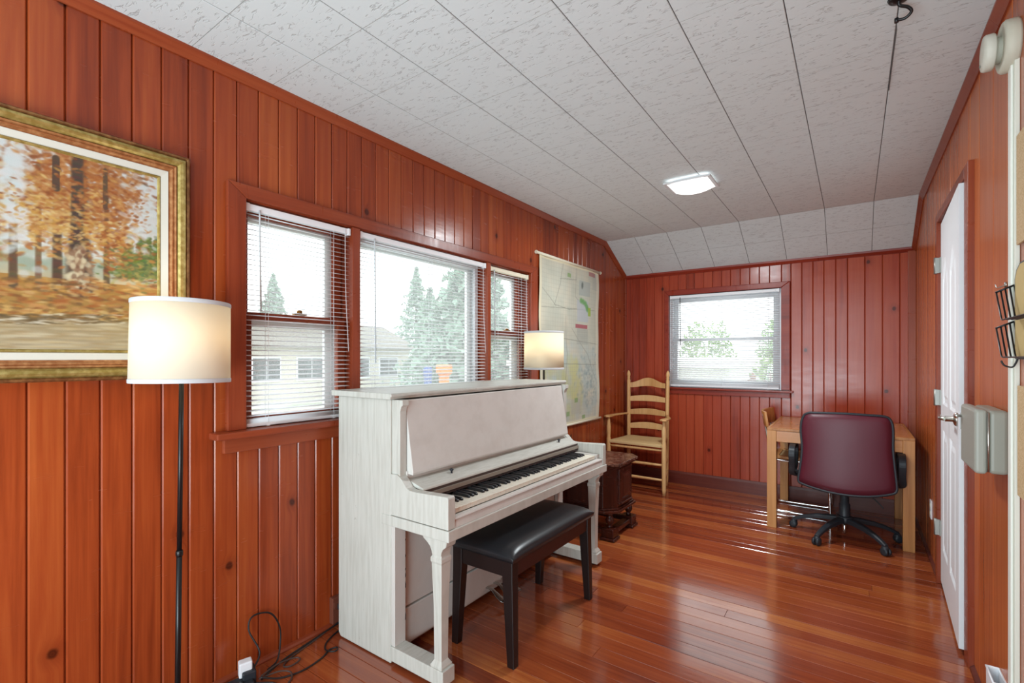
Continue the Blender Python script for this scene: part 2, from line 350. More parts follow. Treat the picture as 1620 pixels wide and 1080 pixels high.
# ceiling with tiles
cl = M(); cl.box(-.13, W+.13, YB, YS+.005, H+.004, H+.06)
cl.prism([(YS, H+.004), (L+.13, ZF+.004-(H-ZF)*.13/(L-YS)), (L+.13, ZF+.1), (YS, H+.06)], 'x', -.13, W+.13)
ceiling = struct(cl.build('ceiling', SEAM))
PX, PY = .3045, .3045
xs = [.0]+[.3125+PX*i-.0 for i in range(7)]+[W]
xs = [x for i, x in enumerate(xs) if i == 0 or x <= W]
def tile(x0, x1, y0, y1, sl=None):
    g, c, t = .0015, .0018, .0045
    x0 += g; x1 -= g; y0 += .0006; y1 -= .0006; cy_ = .0004
    vs = [(x0, y0, t), (x1, y0, t), (x1, y1, t), (x0, y1, t), (x0, y0, c), (x1, y0, c), (x1, y1, c), (x0, y1, c),
          (x0+c, y0+cy_, 0), (x1-c, y0+cy_, 0), (x1-c, y1-cy_, 0), (x0+c, y1-cy_, 0)]
    if sl is None: vs = [(x, y, z+H) for x, y, z in vs]
    else:
        ll = math.hypot(L-YS, H-ZF); cy, sy = (L-YS)/ll, -(H-ZF)/ll
        vs = [(x, YS+y*cy-z*sy, H+y*sy+z*cy) for x, y, z in vs]
    to = M().add(vs, [(0, 3, 2, 1), (0, 1, 5, 4), (1, 2, 6, 5), (2, 3, 7, 6), (3, 0, 4, 7), (4, 5, 9, 8), (5, 6, 10, 9), (6, 7, 11, 10), (7, 4, 8, 11), (8, 9, 10, 11)]).build('tile', TILE, ceiling)
    to.data.materials.append(TILEEDGE)
    for k in (1, 2, 3, 4, 5, 7): to.data.polygons[k].material_index = 1
ny = 22
for i in range(len(xs)-1):
    if xs[i+1]-xs[i] < .02: continue
    for j in range(ny):
        y1 = YS+.08-PY*j*1.0 if False else YS-PY*j; y0 = y1-PY
        if y1 <= YB+.05: break
        tile(xs[i], xs[i+1], max(y0, YB), y1)
    ll = math.hypot(L-YS, H-ZF)
    tile(xs[i], xs[i+1], 0, PY, 1); tile(xs[i], xs[i+1], PY, ll, 1)
# crown mouldings
def crown(name, side):
    m = M(); r = .028
    pr = [(0, 0), (0, -.04), (.006, -.04), (.012, -.030), (.022, -.016), (r, -.008), (r, 0)]
    segs = [(YB, H), (YS, H), (L, ZF)]
    vs = []; n = len(pr)
    for y, z in segs:
        for d, h in pr: vs.append((d if side == 'l' else W-d, y, z+h))
    fs = [(j*n+i, j*n+(i+1) % n, (j+1)*n+(i+1) % n, (j+1)*n+i) for j in range(2) for i in range(n)]+[tuple(range(n)), tuple(range(2*n, 3*n))]
    return struct(m.add(vs, fs).build(name, TRIMW))
crown('trim_1', 'l'); crown('trim_2', 'r')
pr = [(L, ZF+.012), (L, ZF-.028), (L-.006, ZF-.028), (L-.012, ZF-.018), (L-.022, ZF-.004), (L-.024, ZF+.012)]
struct(M().prism(pr, 'x', 0, W).build('trim_3', TRIMX))
struct(M().box(W-.05, W, L-.022, L, 0.0, ZF-.02).build('trim_4', TRIMZ, bevel=.003))
struct(M().box(0, .018, L-.018, L, .0, ZF-.02).build('trim_5', TRIMZ, bevel=.003))
# baseboards
struct(M().prism([(L, 0), (L-.018, 0), (L-.018, .105), (L-.012, .125), (L, .125)], 'x', .018, W-.05).build('baseboard_far', BASEM))
struct(M().prism([(0, 0), (.018, 0), (.018, .006), (.012, .014), (.0, .018)], 'y', YB, L).build('baseboard_left', TRIMW))
struct(M().prism([(W, 0), (W-.015, 0), (W-.013, .01), (W, .02)], 'y', YB, DY0-.07).build('baseboard_right', BASEM))
struct(M().prism([(W, 0), (W-.015, 0), (W-.013, .01), (W, .02)], 'y', DY1+.07, L-.02).build('baseboard_right_far', BASEM))
# floor
floor = struct(M().box(-.13, W+.13, YB-.12, L+.13, -.1, -.013).build('floor', mat('subfloor', lin(40, 16, 10), .9)))
pw = .083; y = YB; r2 = random.Random(3)
while y < L:
    y1 = min(y+pw, L); cuts = sorted([0, W]+[r2.uniform(.2, 2.2)]) if r2.random() < .5 else [0, W]
    for x0, x1 in zip(cuts, cuts[1:]):
        g_, c = .0006, .0016; a, b, p, q = x0+g_*.5, x1-g_*.5, y+g_, y1-g_; dz = r2.uniform(-.0004, .0004)
        vs = [(a, p, -.013), (b, p, -.013), (b, q, -.013), (a, q, -.013), (a, p, -c), (b, p, -c), (b, q, -c), (a, q, -c), (a+c*.5, p+c, dz), (b-c*.5, p+c, dz), (b-c*.5, q-c, dz), (a+c*.5, q-c, dz)]
        M().add(vs, [(0, 3, 2, 1), (0, 1, 5, 4), (1, 2, 6, 5), (2, 3, 7, 6), (3, 0, 4, 7), (4, 5, 9, 8), (5, 6, 10, 9), (6, 7, 11, 10), (7, 4, 8, 11), (8, 9, 10, 11)]).build('floor_plank', FLOORM, floor)
    y = y1
# ------------------------------------------------------------------ left windows
def P4(pts, a0, a1, axis): return M().prism(pts, axis, a0, a1)
cas = thing('casing_tmp', '', '')
bpy.data.objects.remove(cas)
tr = M(); e = .0; X1 = .022
wc = M(); wc.add([(0, .893, .982), (X1, .893, .982), (X1, WY0, .982), (0, WY0, .982), (0, .893, 1.97), (X1, .893, 1.97), (X1, WY0, WZ1), (0, WY0, WZ1)],
    [(0,1,2,3),(4,5,6,7),(0,1,5,4),(1,2,6,5),(2,3,7,6),(3,0,4,7)])
trim_win = struct(wc.build('trim_6', TRIMZ, bevel=.003))
wc = M(); wc.add([(0, WY1, .982), (X1, WY1, .982), (X1, 3.16, .982), (0, 3.16, .982), (0, WY1, WZ1), (X1, WY1, WZ1), (X1, 3.16, 1.97), (0, 3.16, 1.97)],
    [(0,1,2,3),(4,5,6,7),(0,1,5,4),(1,2,6,5),(2,3,7,6),(3,0,4,7)])
o = struct(wc.build('trim_7', TRIMZ, bevel=.003))
wc = M(); wc.add([(0, WY0, WZ1), (X1, WY0, WZ1), (X1, WY1, WZ1), (0, WY1, WZ1), (0, .893, 1.97), (X1, .893, 1.97), (X1, 3.16, 1.97), (0, 3.16, 1.97)],
    [(0,1,2,3),(4,5,6,7),(0,1,5,4),(1,2,6,5),(2,3,7,6),(3,0,4,7)])
struct(wc.build('trim_8', TRIMW, bevel=.003))
struct(M().box(-.11, .07, .835, 3.215, .955, .982).build('trim_9', TRIMW, bevel=.005))          # stool board
struct(M().box(0, .02, .88, 3.17, .895, .955).build('trim_10', TRIMW, bevel=.004))              # apron
struct(M().box(-.13, .012, 1.478, 1.522, WZ0, WZ1).build('trim_11', TRIMZ, bevel=.003))         # mullions
struct(M().box(-.13, .012, 2.548, 2.582, WZ0, WZ1).build('trim_12', TRIMZ, bevel=.003))
jam = M(); jam.box(-.13, 0, WY0-.012, WY0+.004, WZ0, WZ1); jam.box(-.13, 0, WY1-.004, WY1+.012, WZ0, WZ1); jam.box(-.13, 0, WY0, WY1, WZ1-.004, WZ1+.012)
struct(jam.build('trim_13', TRIMZ))
def sash(parent, y0, y1, z0, z1, x, m, st=.042, rb=.05, rt=.04, th=.032, axis='x'):
    s = M()
    def bx(a0, a1, c0, c1):
        if axis == 'x': s.box(x-th, x, a0, a1, c0, c1)
        else: s.box(a0, a1, x, x+th, c0, c1)
    bx(y0, y0+st, z0, z1); bx(y1-st, y1, z0, z1); bx(y0+st, y1-st, z0, z0+rb); bx(y0+st, y1-st, z1-rt, z1)
    f = s.build('sash', m, parent, bevel=.003)
    gl = M()
    if axis == 'x': gl.box(x-th*.6, x-th*.6+.003, y0+st-.005, y1-st+.005, z0+rb-.005, z1-rt+.005)
    else: gl.box(y0+st-.005, y1-st+.005, x+th*.6, x+th*.6+.003, z0+rb-.005, z1-rt+.005)
    gl.build('pane', GLASS, f)
    return f
def window(name, y0, y1, double=True):
    w = bpy.data.objects.new(name, None); COL.objects.link(w); struct(w)
    st = M(); x0, x1 = -.128, -.108
    zm = 1.45
    st.box(x0, x1, y0, y0+.035, WZ0, WZ1); st.box(x0, x1, y1-.075, y1, WZ0, WZ1); st.box(x0, x1, y0+.035, y1-.075, WZ0, WZ0+.04); st.box(x0, x1, y0+.035, y1-.075, WZ1-.06, WZ1)
    if double: st.box(x0, x1, y0+.035, y1-.075, zm-.045, zm-.012)
    st.build('storm_frame', WHITE, w, bevel=.002)
    if double:
        sash(w, y0+.004, y1-.004, zm-.015, WZ1-.004, -.075, TRIMZ, rb=.03, rt=.035)
        sash(w, y0+.004, y1-.004, WZ0, zm+.013, -.042, TRIMZ, rt=.03)
        k = M(); k.box(-.04, -.02, (y0+y1)/2-.03, (y0+y1)/2+.03, zm+.013, zm+.022); k.lathe([(.012, 0), (.012, .012), (.006, .016)], (-.03, (y0+y1)/2, zm+.02), 10); k.build('sash_lock', mat('brass_lock', lin(150, 110, 60), .35, 1), w)
    else:
        sash(w, y0+.004, y1-.004, WZ0, WZ1-.004, -.07, WHITE, st=.03, rb=.04, rt=.04)
    return w
window('window_1', WY0+.006, 1.476); window('window_2', 1.524, 2.546, False); window('window_3', 2.584, WY1-.006)
# far window
def far_window():
    w = bpy.data.objects.new('window_4', None); COL.objects.link(w); struct(w)
    fr = M(); y0, y1 = L+.02, L+.12
    for a in ((FX0, FX0+.03, FZ0, FZ1), (FX1-.03, FX1, FZ0, FZ1), (FX0+.03, FX1-.03, FZ0, FZ0+.03), (FX0+.03, FX1-.03, FZ1-.03, FZ1)):
        fr.box(a[0], a[1], y0, y1, a[2], a[3])
    fr.build('window_frame', WHITE, w, bevel=.002)
    zm = 1.447
    sash(w, FX0+.03, FX1-.03, zm-.01, FZ1-.03, L+.075, WHITE, axis='y', rb=.03)
    sash(w, FX0+.03, FX1-.03, FZ0+.03, zm+.02, L+.04, WHITE, axis='y', rt=.03)
far_window()
X1 = .02
c = M()
for (a, b, cc, d) in (((.432, .93+.05), (FX0, .98), (FX0, FZ1), (.432, 1.957)), ((FX1, .98), (1.555, .98), (1.555, 1.957), (FX1, FZ1)), ((FX0, FZ1), (FX1, FZ1), (1.555, 1.957), (.432, 1.957))):
    c.prism([a, b, cc, d], 'y', L-.022, L)
struct(c.build('trim_14', TRIMX, bevel=.004))
struct(M().box(.41, 1.58, L-.045, L+.014, FZ0-.018, FZ0).build('trim_15', TRIMX, bevel=.004))
struct(M().box(.432, 1.555, L-.018, L, FZ0-.066, FZ0-.018).build('trim_16', TRIMX, bevel=.003))
# ------------------------------------------------------------------ venetian blinds
def blind(name_label, a0, a1, z0, z1, axis, pos, tilt, group, rail=None, slack=0, wand=.03, wandlen=.5, rm=None):
    """axis 'y': blind runs along y at x = pos; axis 'x': along x at y = pos"""
    rm = rm or BLIND
    cx = (a0+a1)/2; ln = a1-a0-.008
    if axis == 'y': t = thing('venetian_blind', name_label, 'blind', (pos, cx, z1), (0, 0, 0), group)
    else: t = thing('venetian_blind', name_label, 'blind', (cx, pos, z1), (0, 0, -PI/2), group)
    # local: length along y, depth x (room side +x), z down from 0
    h = ln/2
    M().box(-.013, .013, -h, h, -.027, 0).build('head_rail', rm, t, bevel=.002)
    zb = z0-z1
    nst = 6
    M().box(-.013, .013, -h, h, zb, zb+.016).build('bottom_rail', rm, t, bevel=.004)
    n = int((z1-z0-.027-.022-slack)/.0208)
    sl = M(); w2 = .0125; hx = 5
    vs = []; fs = []
    for i in range(5):
        u = -1+2*i/4; cr = .0022*(1-u*u)
        xx = u*w2*math.cos(tilt); zz = u*w2*math.sin(tilt)+cr
        vs += [(xx, -h, zz), (xx, h, zz), (xx, -h, zz-.0006), (xx, h, zz-.0006)]
    for i in range(4):
        k = i*4; fs += [(k, k+1, k+5, k+4), (k+2, k+6, k+7, k+3), (k, k+4, k+6, k+2), (k+1, k+3, k+7, k+5)]
    fs += [(0, 2, 3, 1), (16, 17, 19, 18)]
    sl.add(vs, fs, True); first = None
    for i in range(n):
        z = -.04-.0208*i
        if first is None: first = sl.build('slat', BLIND, t, loc=(0, 0, z))
        else:
            c_ = first.copy(); COL.objects.link(c_); c_.parent = t; c_.location = (0, 0, z)
    zl = -.04-.0208*n
    for i in range(nst if slack or True else 0):            # slats resting in a stack on the bottom rail
        c_ = first.copy(); COL.objects.link(c_); c_.parent = t; c_.location = (0, 0, zb+.018+.0028*i)
    cords = M()
    for fy in (-h+.09, h-.09)+(() if ln < .7 else (0,)):
        for sx in (-.0125, .0125): cords.tube([(sx, fy, -.02), (sx, fy, zb+.01)], .0009, 5)
        cords.box(-.015, .015, fy-.006, fy+.006, zb-.001, zb+.006)
    cords.build('ladder_cord', BLIND, t)
    M().tube([(.018, -h+wand, -.02), (.019, -h+wand, -.05), (.021, -h+wand+.004, -wandlen)], .0036, 6).build('tilt_wand', mat('wand', lin(198, 202, 204), .3) if axis == 'y' else DARKFELT, t)
    M().tube(curve_pts([(.017, h-.03, -.01), (.018, h-.028, -.3), (.03, h-.02, -.6)]), .0013, 5).build('lift_cord', BLIND, t)
    for sy in (-h-.003, h-.012): M().box(-.015, .016, sy, sy+.015, -.032, .002).build('bracket', rm, t, bevel=.002)
    return t
GB = 'raised-slat blinds in the left wall windows'
blind('white slatted blind over the narrow window beside the painting', .972, 1.474, .985, 1.903, 'y', -.014, -.16, GB, slack=.005, wand=.05, wandlen=.44)
blind('wide white slatted blind over the middle picture window', 1.527, 2.544, .985, 1.905, 'y', -.014, -.16, GB, wand=.085, wandlen=.66)
blind('cream-railed narrow blind over the window nearest the map', 2.586, 3.062, .985, 1.897, 'y', -.014, -.16, GB, wand=.04, wandlen=.5, rm=CREAM)
blind('white slatted blind over the window in the far red wall', FX0+.012, FX1-.012, .985, 1.898, 'x', L-.004, -.3, None, wand=.10, wandlen=.5)
# ------------------------------------------------------------------ door in the right wall
dr = bpy.data.objects.new('door_1', None); COL.objects.link(dr); struct(dr)
dr.location = (W-.002, 3.6, 0); dr.rotation_euler = (0, 0, math.radians(-2.2))
# local: hinge at origin, leaf runs towards -y, room side is -x
DW, DT, DH0, DH1 = .80, .035, .022, 2.02
def panel_outline(y0, y1, z0, z1, arch=0, n=8):
    pts = [(y0, z0), (y1, z0), (y1, z1)]
    if arch:
        pts += [(y1+(y0-y1)*i/n, z1+arch*math.sin(PI*i/n)) for i in range(1, n)]
    return pts+[(y0, z1)]
lf = M()
def frame_panel(m, y0, y1, z0, z1, arch):
    """moulded raised panel: rings of the outline stepping in and back out"""
    steps = [(0, 0), (.012, .007), (.03, .007), (.05, .001)]
    rings = []
    for ins, dep in steps:
        k = (y1-y0-2*ins)/(y1-y0)
        ol = panel_outline(y0+ins, y1-ins, z0+ins, z1-ins, arch*k)
        rings.append([(dep, a, b) for a, b in ol])
    n = len(rings[0]); vs = [p for r in rings for p in r]
    fs = [(j*n+i, j*n+(i+1) % n, (j+1)*n+(i+1) % n, (j+1)*n+i) for j in range(3) for i in range(n)]+[tuple(range(3*n, 4*n))]
    m.add(vs, fs)
# leaf: stiles and rails at x 0..DT, panels recessed on the room side
yA, yB_, ym = -DW, 0, -DW/2
st = .11
lf.box(0, DT, -DW, -DW+st, DH0, DH1); lf.box(0, DT, -st, 0, DH0, DH1)
lf.box(0, DT, -DW+st, -st, DH0, DH0+.2); lf.box(0, DT, -DW+st, -st, .88, 1.02); lf.box(0, DT, -DW+st, -st, 1.84, DH1)
lf.box(.012, DT, -DW+st, -st, DH0+.2, 1.84); lf.box(0, .02, ym-.05, ym+.05, DH0+.2, 1.84)
leaf = lf.build('door_leaf', DOORM, dr)
for (a, b) in ((-DW+st, ym-.05), (ym+.05, -st)):
    for (z0, z1, ar) in ((DH0+.2, .88, 0), (1.02, 1.70, .10)):
        p = M(); frame_panel(p, a, b, z0, z1, ar)
        o = p.build('door_panel', DOORM, dr, recalc=False)
        if ar:                                            # filler above the arch
            q = M(); ol = panel_outline(a, b, z0, z1, ar)
            top = ol[2:]; q.add([(0, y_, z_) for y_, z_ in top]+[(0, y_, 1.842) for y_, z_ in top], [(i, i+1, len(top)+i+1, len(top)+i) for i in range(len(top)-1)])
            q.build('arch_rail', DOORM, dr)
h = M(); h.lathe([(.030, 0), (.030, -.006), (.024, -.010), (.012, -.014), (.012, -.04)], (0, -DW+.06, 1.0), 16, 'x')
hd = h.build('door_handle', NICKEL, dr)
M().tube(curve_pts([(-.04, -DW+.058, 1.0), (-.052, -DW+.075, 1.0), (-.052, -DW+.12, 1.002), (-.048, -DW+.17, .998)]), .009, 10).build('lever', NICKEL, hd)
M().box(.005, .030, -DW-.002, -DW, .965, 1.035).build('latch_plate', mat('latch_steel', lin(150, 148, 142), .35, 1), dr)
HINGEM = mat('hinge_steel', lin(150, 148, 142), .45, .8)
for z in (1.79, 1.048, .318):
    hg = M(); hg.tube([(-.022, .008, z-.046), (-.022, .008, z+.046)], .008, 10); hg.box(-.006, -.001, -.024, .0, z-.043, z+.043); hg.box(-.023, -.0195, .010, .028, z-.043, z+.043); hg.box(-.024, -.004, -.002, .006, z-.043, z+.043)
    hg.build('hinge', HINGEM, dr)
struct(M().box(W-.02, W+.004, DY1, DY1+.06, 0, DZ+.05).build('trim_17', TRIMZ, bevel=.003))
struct(M().box(W-.02, W+.004, DY0-.085, DY0, 0, DZ+.05).build('trim_18', TRIMZ, bevel=.003))
struct(M().box(W-.02, W+.004, DY0, DY1, DZ, DZ+.05).build('trim_19', TRIMW, bevel=.003))
struct(M().box(W+.03, W+.12, DY0, DY1, .0, DZ).build('trim_20', TRIMZ))         # jamb stop / rebate behind the leaf
# ------------------------------------------------------------------ upright piano
pn = thing('upright_piano', 'old white-painted upright piano with worn edges under the picture window', 'piano', (.28, 2.04, 0))
O = (.28, 2.04, 0)
PA, PB = 1.335, 2.745
M(O).prism([(.10, .022), (.115, .005), (.456, .005), (.456, 1.098), (.10, 1.098)], 'y', PA, PA+.04).build('side_panel', PIANO, pn, bevel=.004)
M(O).prism([(.10, .022), (.115, .005), (.456, .005), (.456, 1.098), (.10, 1.098)], 'y', PB-.04, PB).build('side_panel', PIANO, pn, bevel=.004)
M(O).box(.095, .12, PA+.04, PB-.04, .03, 1.09).build('back_panel', PIANO, pn)
M(O).box(.12, .44, PA+.04, PB-.04, .03, .06).build('bottom_board', PIANO, pn)
ld = M(O); ld.prism([(.083, 1.1), (.48, 1.1), (.484, 1.104), (.482, 1.108), (.49, 1.112), (.49, 1.12), (.483, 1.124), (.083, 1.124)], 'y', PA-.025, PB+.025)
ld.build('lid', PIANO, pn, bevel=.002)
M(O).box(.15, .151, PA-.02, PB+.02, 1.1235, 1.1245).build('lid_seam', DARKFELT, pn)
for a in (PA+.002, PB-.042):
    pl = M(O); pl.prism([(.456, .58), (.48, .58), (.505, .775), (.505, 1.05), (.512, 1.07), (.52, 1.075), (.52, 1.097), (.456, 1.097)], 'y', a+.005, a+.04)
    pl.build('pilaster', PIANO, pn, bevel=.002)
fp = M(O); fp.prism([(.458, .792), (.538, .785), (.540, .795), (.492, 1.094), (.458, 1.094)], 'y', PA+.046, PB-.046)
fp.build('music_panel', PIANOF, pn, bevel=.003)
M(O).box(.50, .512, PA+.04, PB-.04, .735, .80).build('panel_rail', PIANOF, pn)
fb = M(O); fb.prism([(.50, .762), (.505, .770), (.603, .742), (.606, .734), (.600, .731), (.50, .752)], 'y', PA+.042, PB-.042)
fall = fb.build('fallboard', PIANO, pn, bevel=.0015)
for yk in (1.60, 2.56):
    M(O).lathe([(.005, .752), (.004, .764), (.009, .769), (.009, .773), (.004, .777)], (.553, yk, 0), 12).build('knob', BLACKP, fall)
M(O).box(.597, .605, PA+.042, PB-.042, .723, .733).build('name_board', mat('worn_rosewood', lin(74, 58, 52), .5), pn)
M(O).box(.598, .612, PA+.042, PB-.042, .705, .722).build('name_board_rail', mat('worn_grey_rail', lin(146, 136, 124), .5), pn)
M(O).box(.600, .610, PA+.042, PB-.042, .694, .7035).build('felt_strip', DARKFELT, pn)
ck = [(.456, .62), (.778, .62), (.778, .738), (.772, .745), (.62, .738), (.589, .737), (.568, .738), (.552, .744), (.54, .755), (.525, .772), (.507, .785), (.492, .792), (.456, .79)]
for a in (PA, PB-.04):
    M(O).prism(ck, 'y', a, a+.04).build('cheek', PIANO, pn, bevel=.003)
kb = M(O); kb.box(.40, .783, PA-.003, PB+.003, .575, .618); kb.build('key_bed', PIANO, pn, bevel=.003)
M(O).prism([(.748, .618), (.775, .618), (.771, .648), (.776, .651), (.772, .658), (.757, .660), (.748, .660)], 'y', PA+.04, PB-.04).build('key_slip', PIANOF, pn, bevel=.0015)
KY0, KY1 = PA+.075, PB-.085
for a, b in ((PA+.04, KY0-.003), (KY1+.003, PB-.04)): M(O).box(.605, .752, a, b, .62, .684).build('key_block', PIANOF, pn, bevel=.002)
kw = (KY1-KY0)/52
def white_key():
    return M().box(-.0, .0, 0, 0, 0, 0)
wkm = M().box(.604-.0, .744, .0006, kw-.0006, .660, .681); wkm.box(.7425, .746, .0006, kw-.0006, .6775, .681)
wk0 = wkm.build('white_key', IVORY, pn, bevel=.0008, seg=1, loc=(-O[0], KY0-O[1], 0))
names = 'ABCDEFG'
bkm = M().prism([(.606, .680), (.700, .680), (.698, .6885), (.688, .6935), (.606, .6935)], 'y', -.0055, .0055); bk0 = None
for i in range(52):
    if i:
        c_ = wk0.copy(); COL.objects.link(c_); c_.parent = pn; c_.location = (-O[0], KY0+i*kw-O[1], 0)
    if names[i % 7] in 'ACDFG' and i < 51:
        off = {'A': 0, 'C': -.0012, 'D': .0012, 'F': -.0016, 'G': 0}[names[i % 7]]
        if bk0 is None: c_ = bk0 = bkm.build('black_key', EBONY, pn, bevel=.0015)
        else: c_ = bk0.copy(); COL.objects.link(c_); c_.parent = pn
        c_.location = (-O[0], KY0+(i+1)*kw+off-O[1], 0)
# lower case
ws = M(O)
for z, hh in ((.165, .035), (.30, .03), (.345, .022), (.375, .012), (.43, .014), (.50, .01)): ws.prism([(PA+.0585, z), (PA+.0625, z+.004), (PA+.0635, z+hh*.6), (PA+.0600, z+hh)], 'x', .474, .4788)
ws.build('worn_seam', DARKFELT, pn)['kind'] = 'stuff'
for a in (PA, PB-.065): M(O).box(.456, .478, a+(.003 if a == PA else 0), a+.062, .078, .575).build('stile', PIANOF, pn, bevel=.002)
M(O).box(.43, .452, PA+.06, PB-.06, .205, .578).build('lower_panel', PIANOF, pn, bevel=.002)
M(O).box(.43, .456, PA+.06, PB-.06, .045, .198).build('kick_board', PIANOF, pn, bevel=.003)
def piano_leg(y0):
    yc = y0+.032; xc = .712
    def sq(z, hw, xo=0): return [(xc-hw+xo, yc-hw, z), (xc+hw+xo, yc-hw, z), (xc+hw+xo, yc+hw, z), (xc-hw+xo, yc+hw, z)]
    m = M(O)
    lv = [(.078, .030), (.086, .030), (.092, .026), (.104, .019), (.30, .0205), (.478, .026), (.486, .029), (.5, .029), (.506, .025), (.516, .024)]
    vs = [p for z, hw in lv for p in sq(z, hw)]
    n = len(lv); fs = [(j*4+i, j*4+(i+1) % 4, (j+1)*4+(i+1) % 4, (j+1)*4+i) for j in range(n-1) for i in range(4)]+[(0, 3, 2, 1), tuple(range(4*n-4, 4*n))]
    m.add(vs, fs); lg = m.build('leg', PIANO, pn, bevel=.0015)
    b = M(O); b.prism([(xc-.024, .512), (xc+.024, .512), (xc+.026, .525), (xc+.034, .54), (xc+.05, .552), (xc+.055, .576), (xc-.075, .576), (xc-.07, .565), (xc-.05, .553), (xc-.034, .54), (xc-.027, .525)], 'y', yc-.027, yc+.027)
    b.build('leg_bracket', PIANO, lg, bevel=.002)
    t = M(O); t.box(.458, .752, y0-.002, y0+.066, .018, .078); t.build('toe_block', PIANO, pn, bevel=.003)
    for x in (.50, .71): M(O).lathe([(.011, -.009), (.012, -.004), (.012, .004), (.011, .009)], (x, yc, .012), 12, 'y').build('caster', BLACKM, pn)
    for x in (.50, .71): M(O).box(x-.008, x+.008, yc-.012, yc+.012, .016, .022).build('caster_fork', BLACKM, pn)
piano_leg(PA); piano_leg(PB-.066)
for yk in (1.975, 2.04, 2.105):
    p = M(O); vs = []
    path = [(.45, .075, .010), (.475, .078, .010), (.50, .070, .011), (.53, .050, .018), (.56, .040, .024), (.575, .036, .018)]
    for x, z, hw in path: vs += [(x, yk-hw, z), (x, yk+hw, z), (x, yk+hw*.8, z-.008), (x, yk-hw*.8, z-.008)]
    n = len(path); fs = [(j*4+i, j*4+(i+1) % 4, (j+1)*4+(i+1) % 4, (j+1)*4+i) for j in range(n-1) for i in range(4)]+[(0, 3, 2, 1), tuple(range(4*n-4, 4*n))]
    p.add(vs, fs, True); p.build('pedal', NICKEL, pn, bevel=.002)
# ------------------------------------------------------------------ piano bench
bn = thing('piano_bench', 'dark piano bench with a padded black vinyl seat in front of the piano', 'bench', (.72, 1.955, 0))
BX0, BX1, BY0, BY1 = .560, .885, 1.60, 2.325; O = (.72, 1.955, 0)
gx, gy = 16, 28; vs = []; fs = []
def cush(u, v):
    a = 1-abs(2*u-1)**5; b = 1-abs(2*v-1)**9
    return .452+.040*(max(a, 0)*max(b, 0))**.55
for j in range(gy+1):
    for i in range(gx+1):
        u, v = i/gx, j/gy; u = .5-.5*math.cos(PI*u); v = .5-.5*math.cos(PI*v)
        vs.append((BX0-.012+(BX1-BX0+.024)*u, BY0-.012+(BY1-BY0+.024)*v, cush(u, v)))
for j in range(gy):
    for i in range(gx): k = j*(gx+1)+i; fs.append((k, k+1, k+gx+2, k+gx+1))
s_ = M(O).add(vs, fs, True)
rim = [j for j in range(gx+1)]+[(gx+1)*j+gx for j in range(1, gy+1)]+[(gx+1)*gy+i for i in range(gx-1, -1, -1)]+[(gx+1)*j for j in range(gy-1, 0, -1)]
k = len(s_.v); s_.v += [(s_.v[i][0]*.985, s_.v[i][1]*.985, .434) for i in rim]
for a in range(len(rim)): b = (a+1) % len(rim); s_.f.append([rim[a], k+a, k+b, rim[b]]); s_.smooth.add(len(s_.f)-1)
s_.f.append([k+a for a in range(len(rim))])
s_.build('seat', BLKLEATHER, bn)
for (x0, x1, y0, y1) in ((BX0+.045, BX1-.045, BY0+.005, BY0+.024), (BX0+.045, BX1-.045, BY1-.024, BY1-.005), (BX0+.006, BX0+.024, BY0+.03, BY1-.03), (BX1-.024, BX1-.006, BY0+.03, BY1-.03)):
    M(O).box(x0, x1, y0, y1, .365, .436).build('apron', BRNWOOD if x0 > .8 or x1 < .6 else BLKWOOD, bn, bevel=.002)
for x in (BX0, BX1):
    for y in (BY0, BY1):
        sx = 1 if x == BX0 else -1; sy = 1 if y == BY0 else -1; m = M(O)
        q = [(x, y), (x+sx*.052, y), (x+sx*.052, y+sy*.044), (x, y+sy*.044)]; b = [(x-sx*.008, y), (x+sx*.026, y), (x+sx*.026, y+sy*.034), (x-sx*.008, y+sy*.034)]
        m.add([(a, c, 0) for a, c in b]+[(a, c, .36) for a, c in q]+[(a, c, .436) for a, c in q], [(0, 1, 2, 3), (8, 9, 10, 11)]+[(j*4+i, j*4+(i+1) % 4, j*4+4+(i+1) % 4, j*4+4+i) for j in range(2) for i in range(4)])
        m.build('leg', BLKWOOD, bn, bevel=.003)
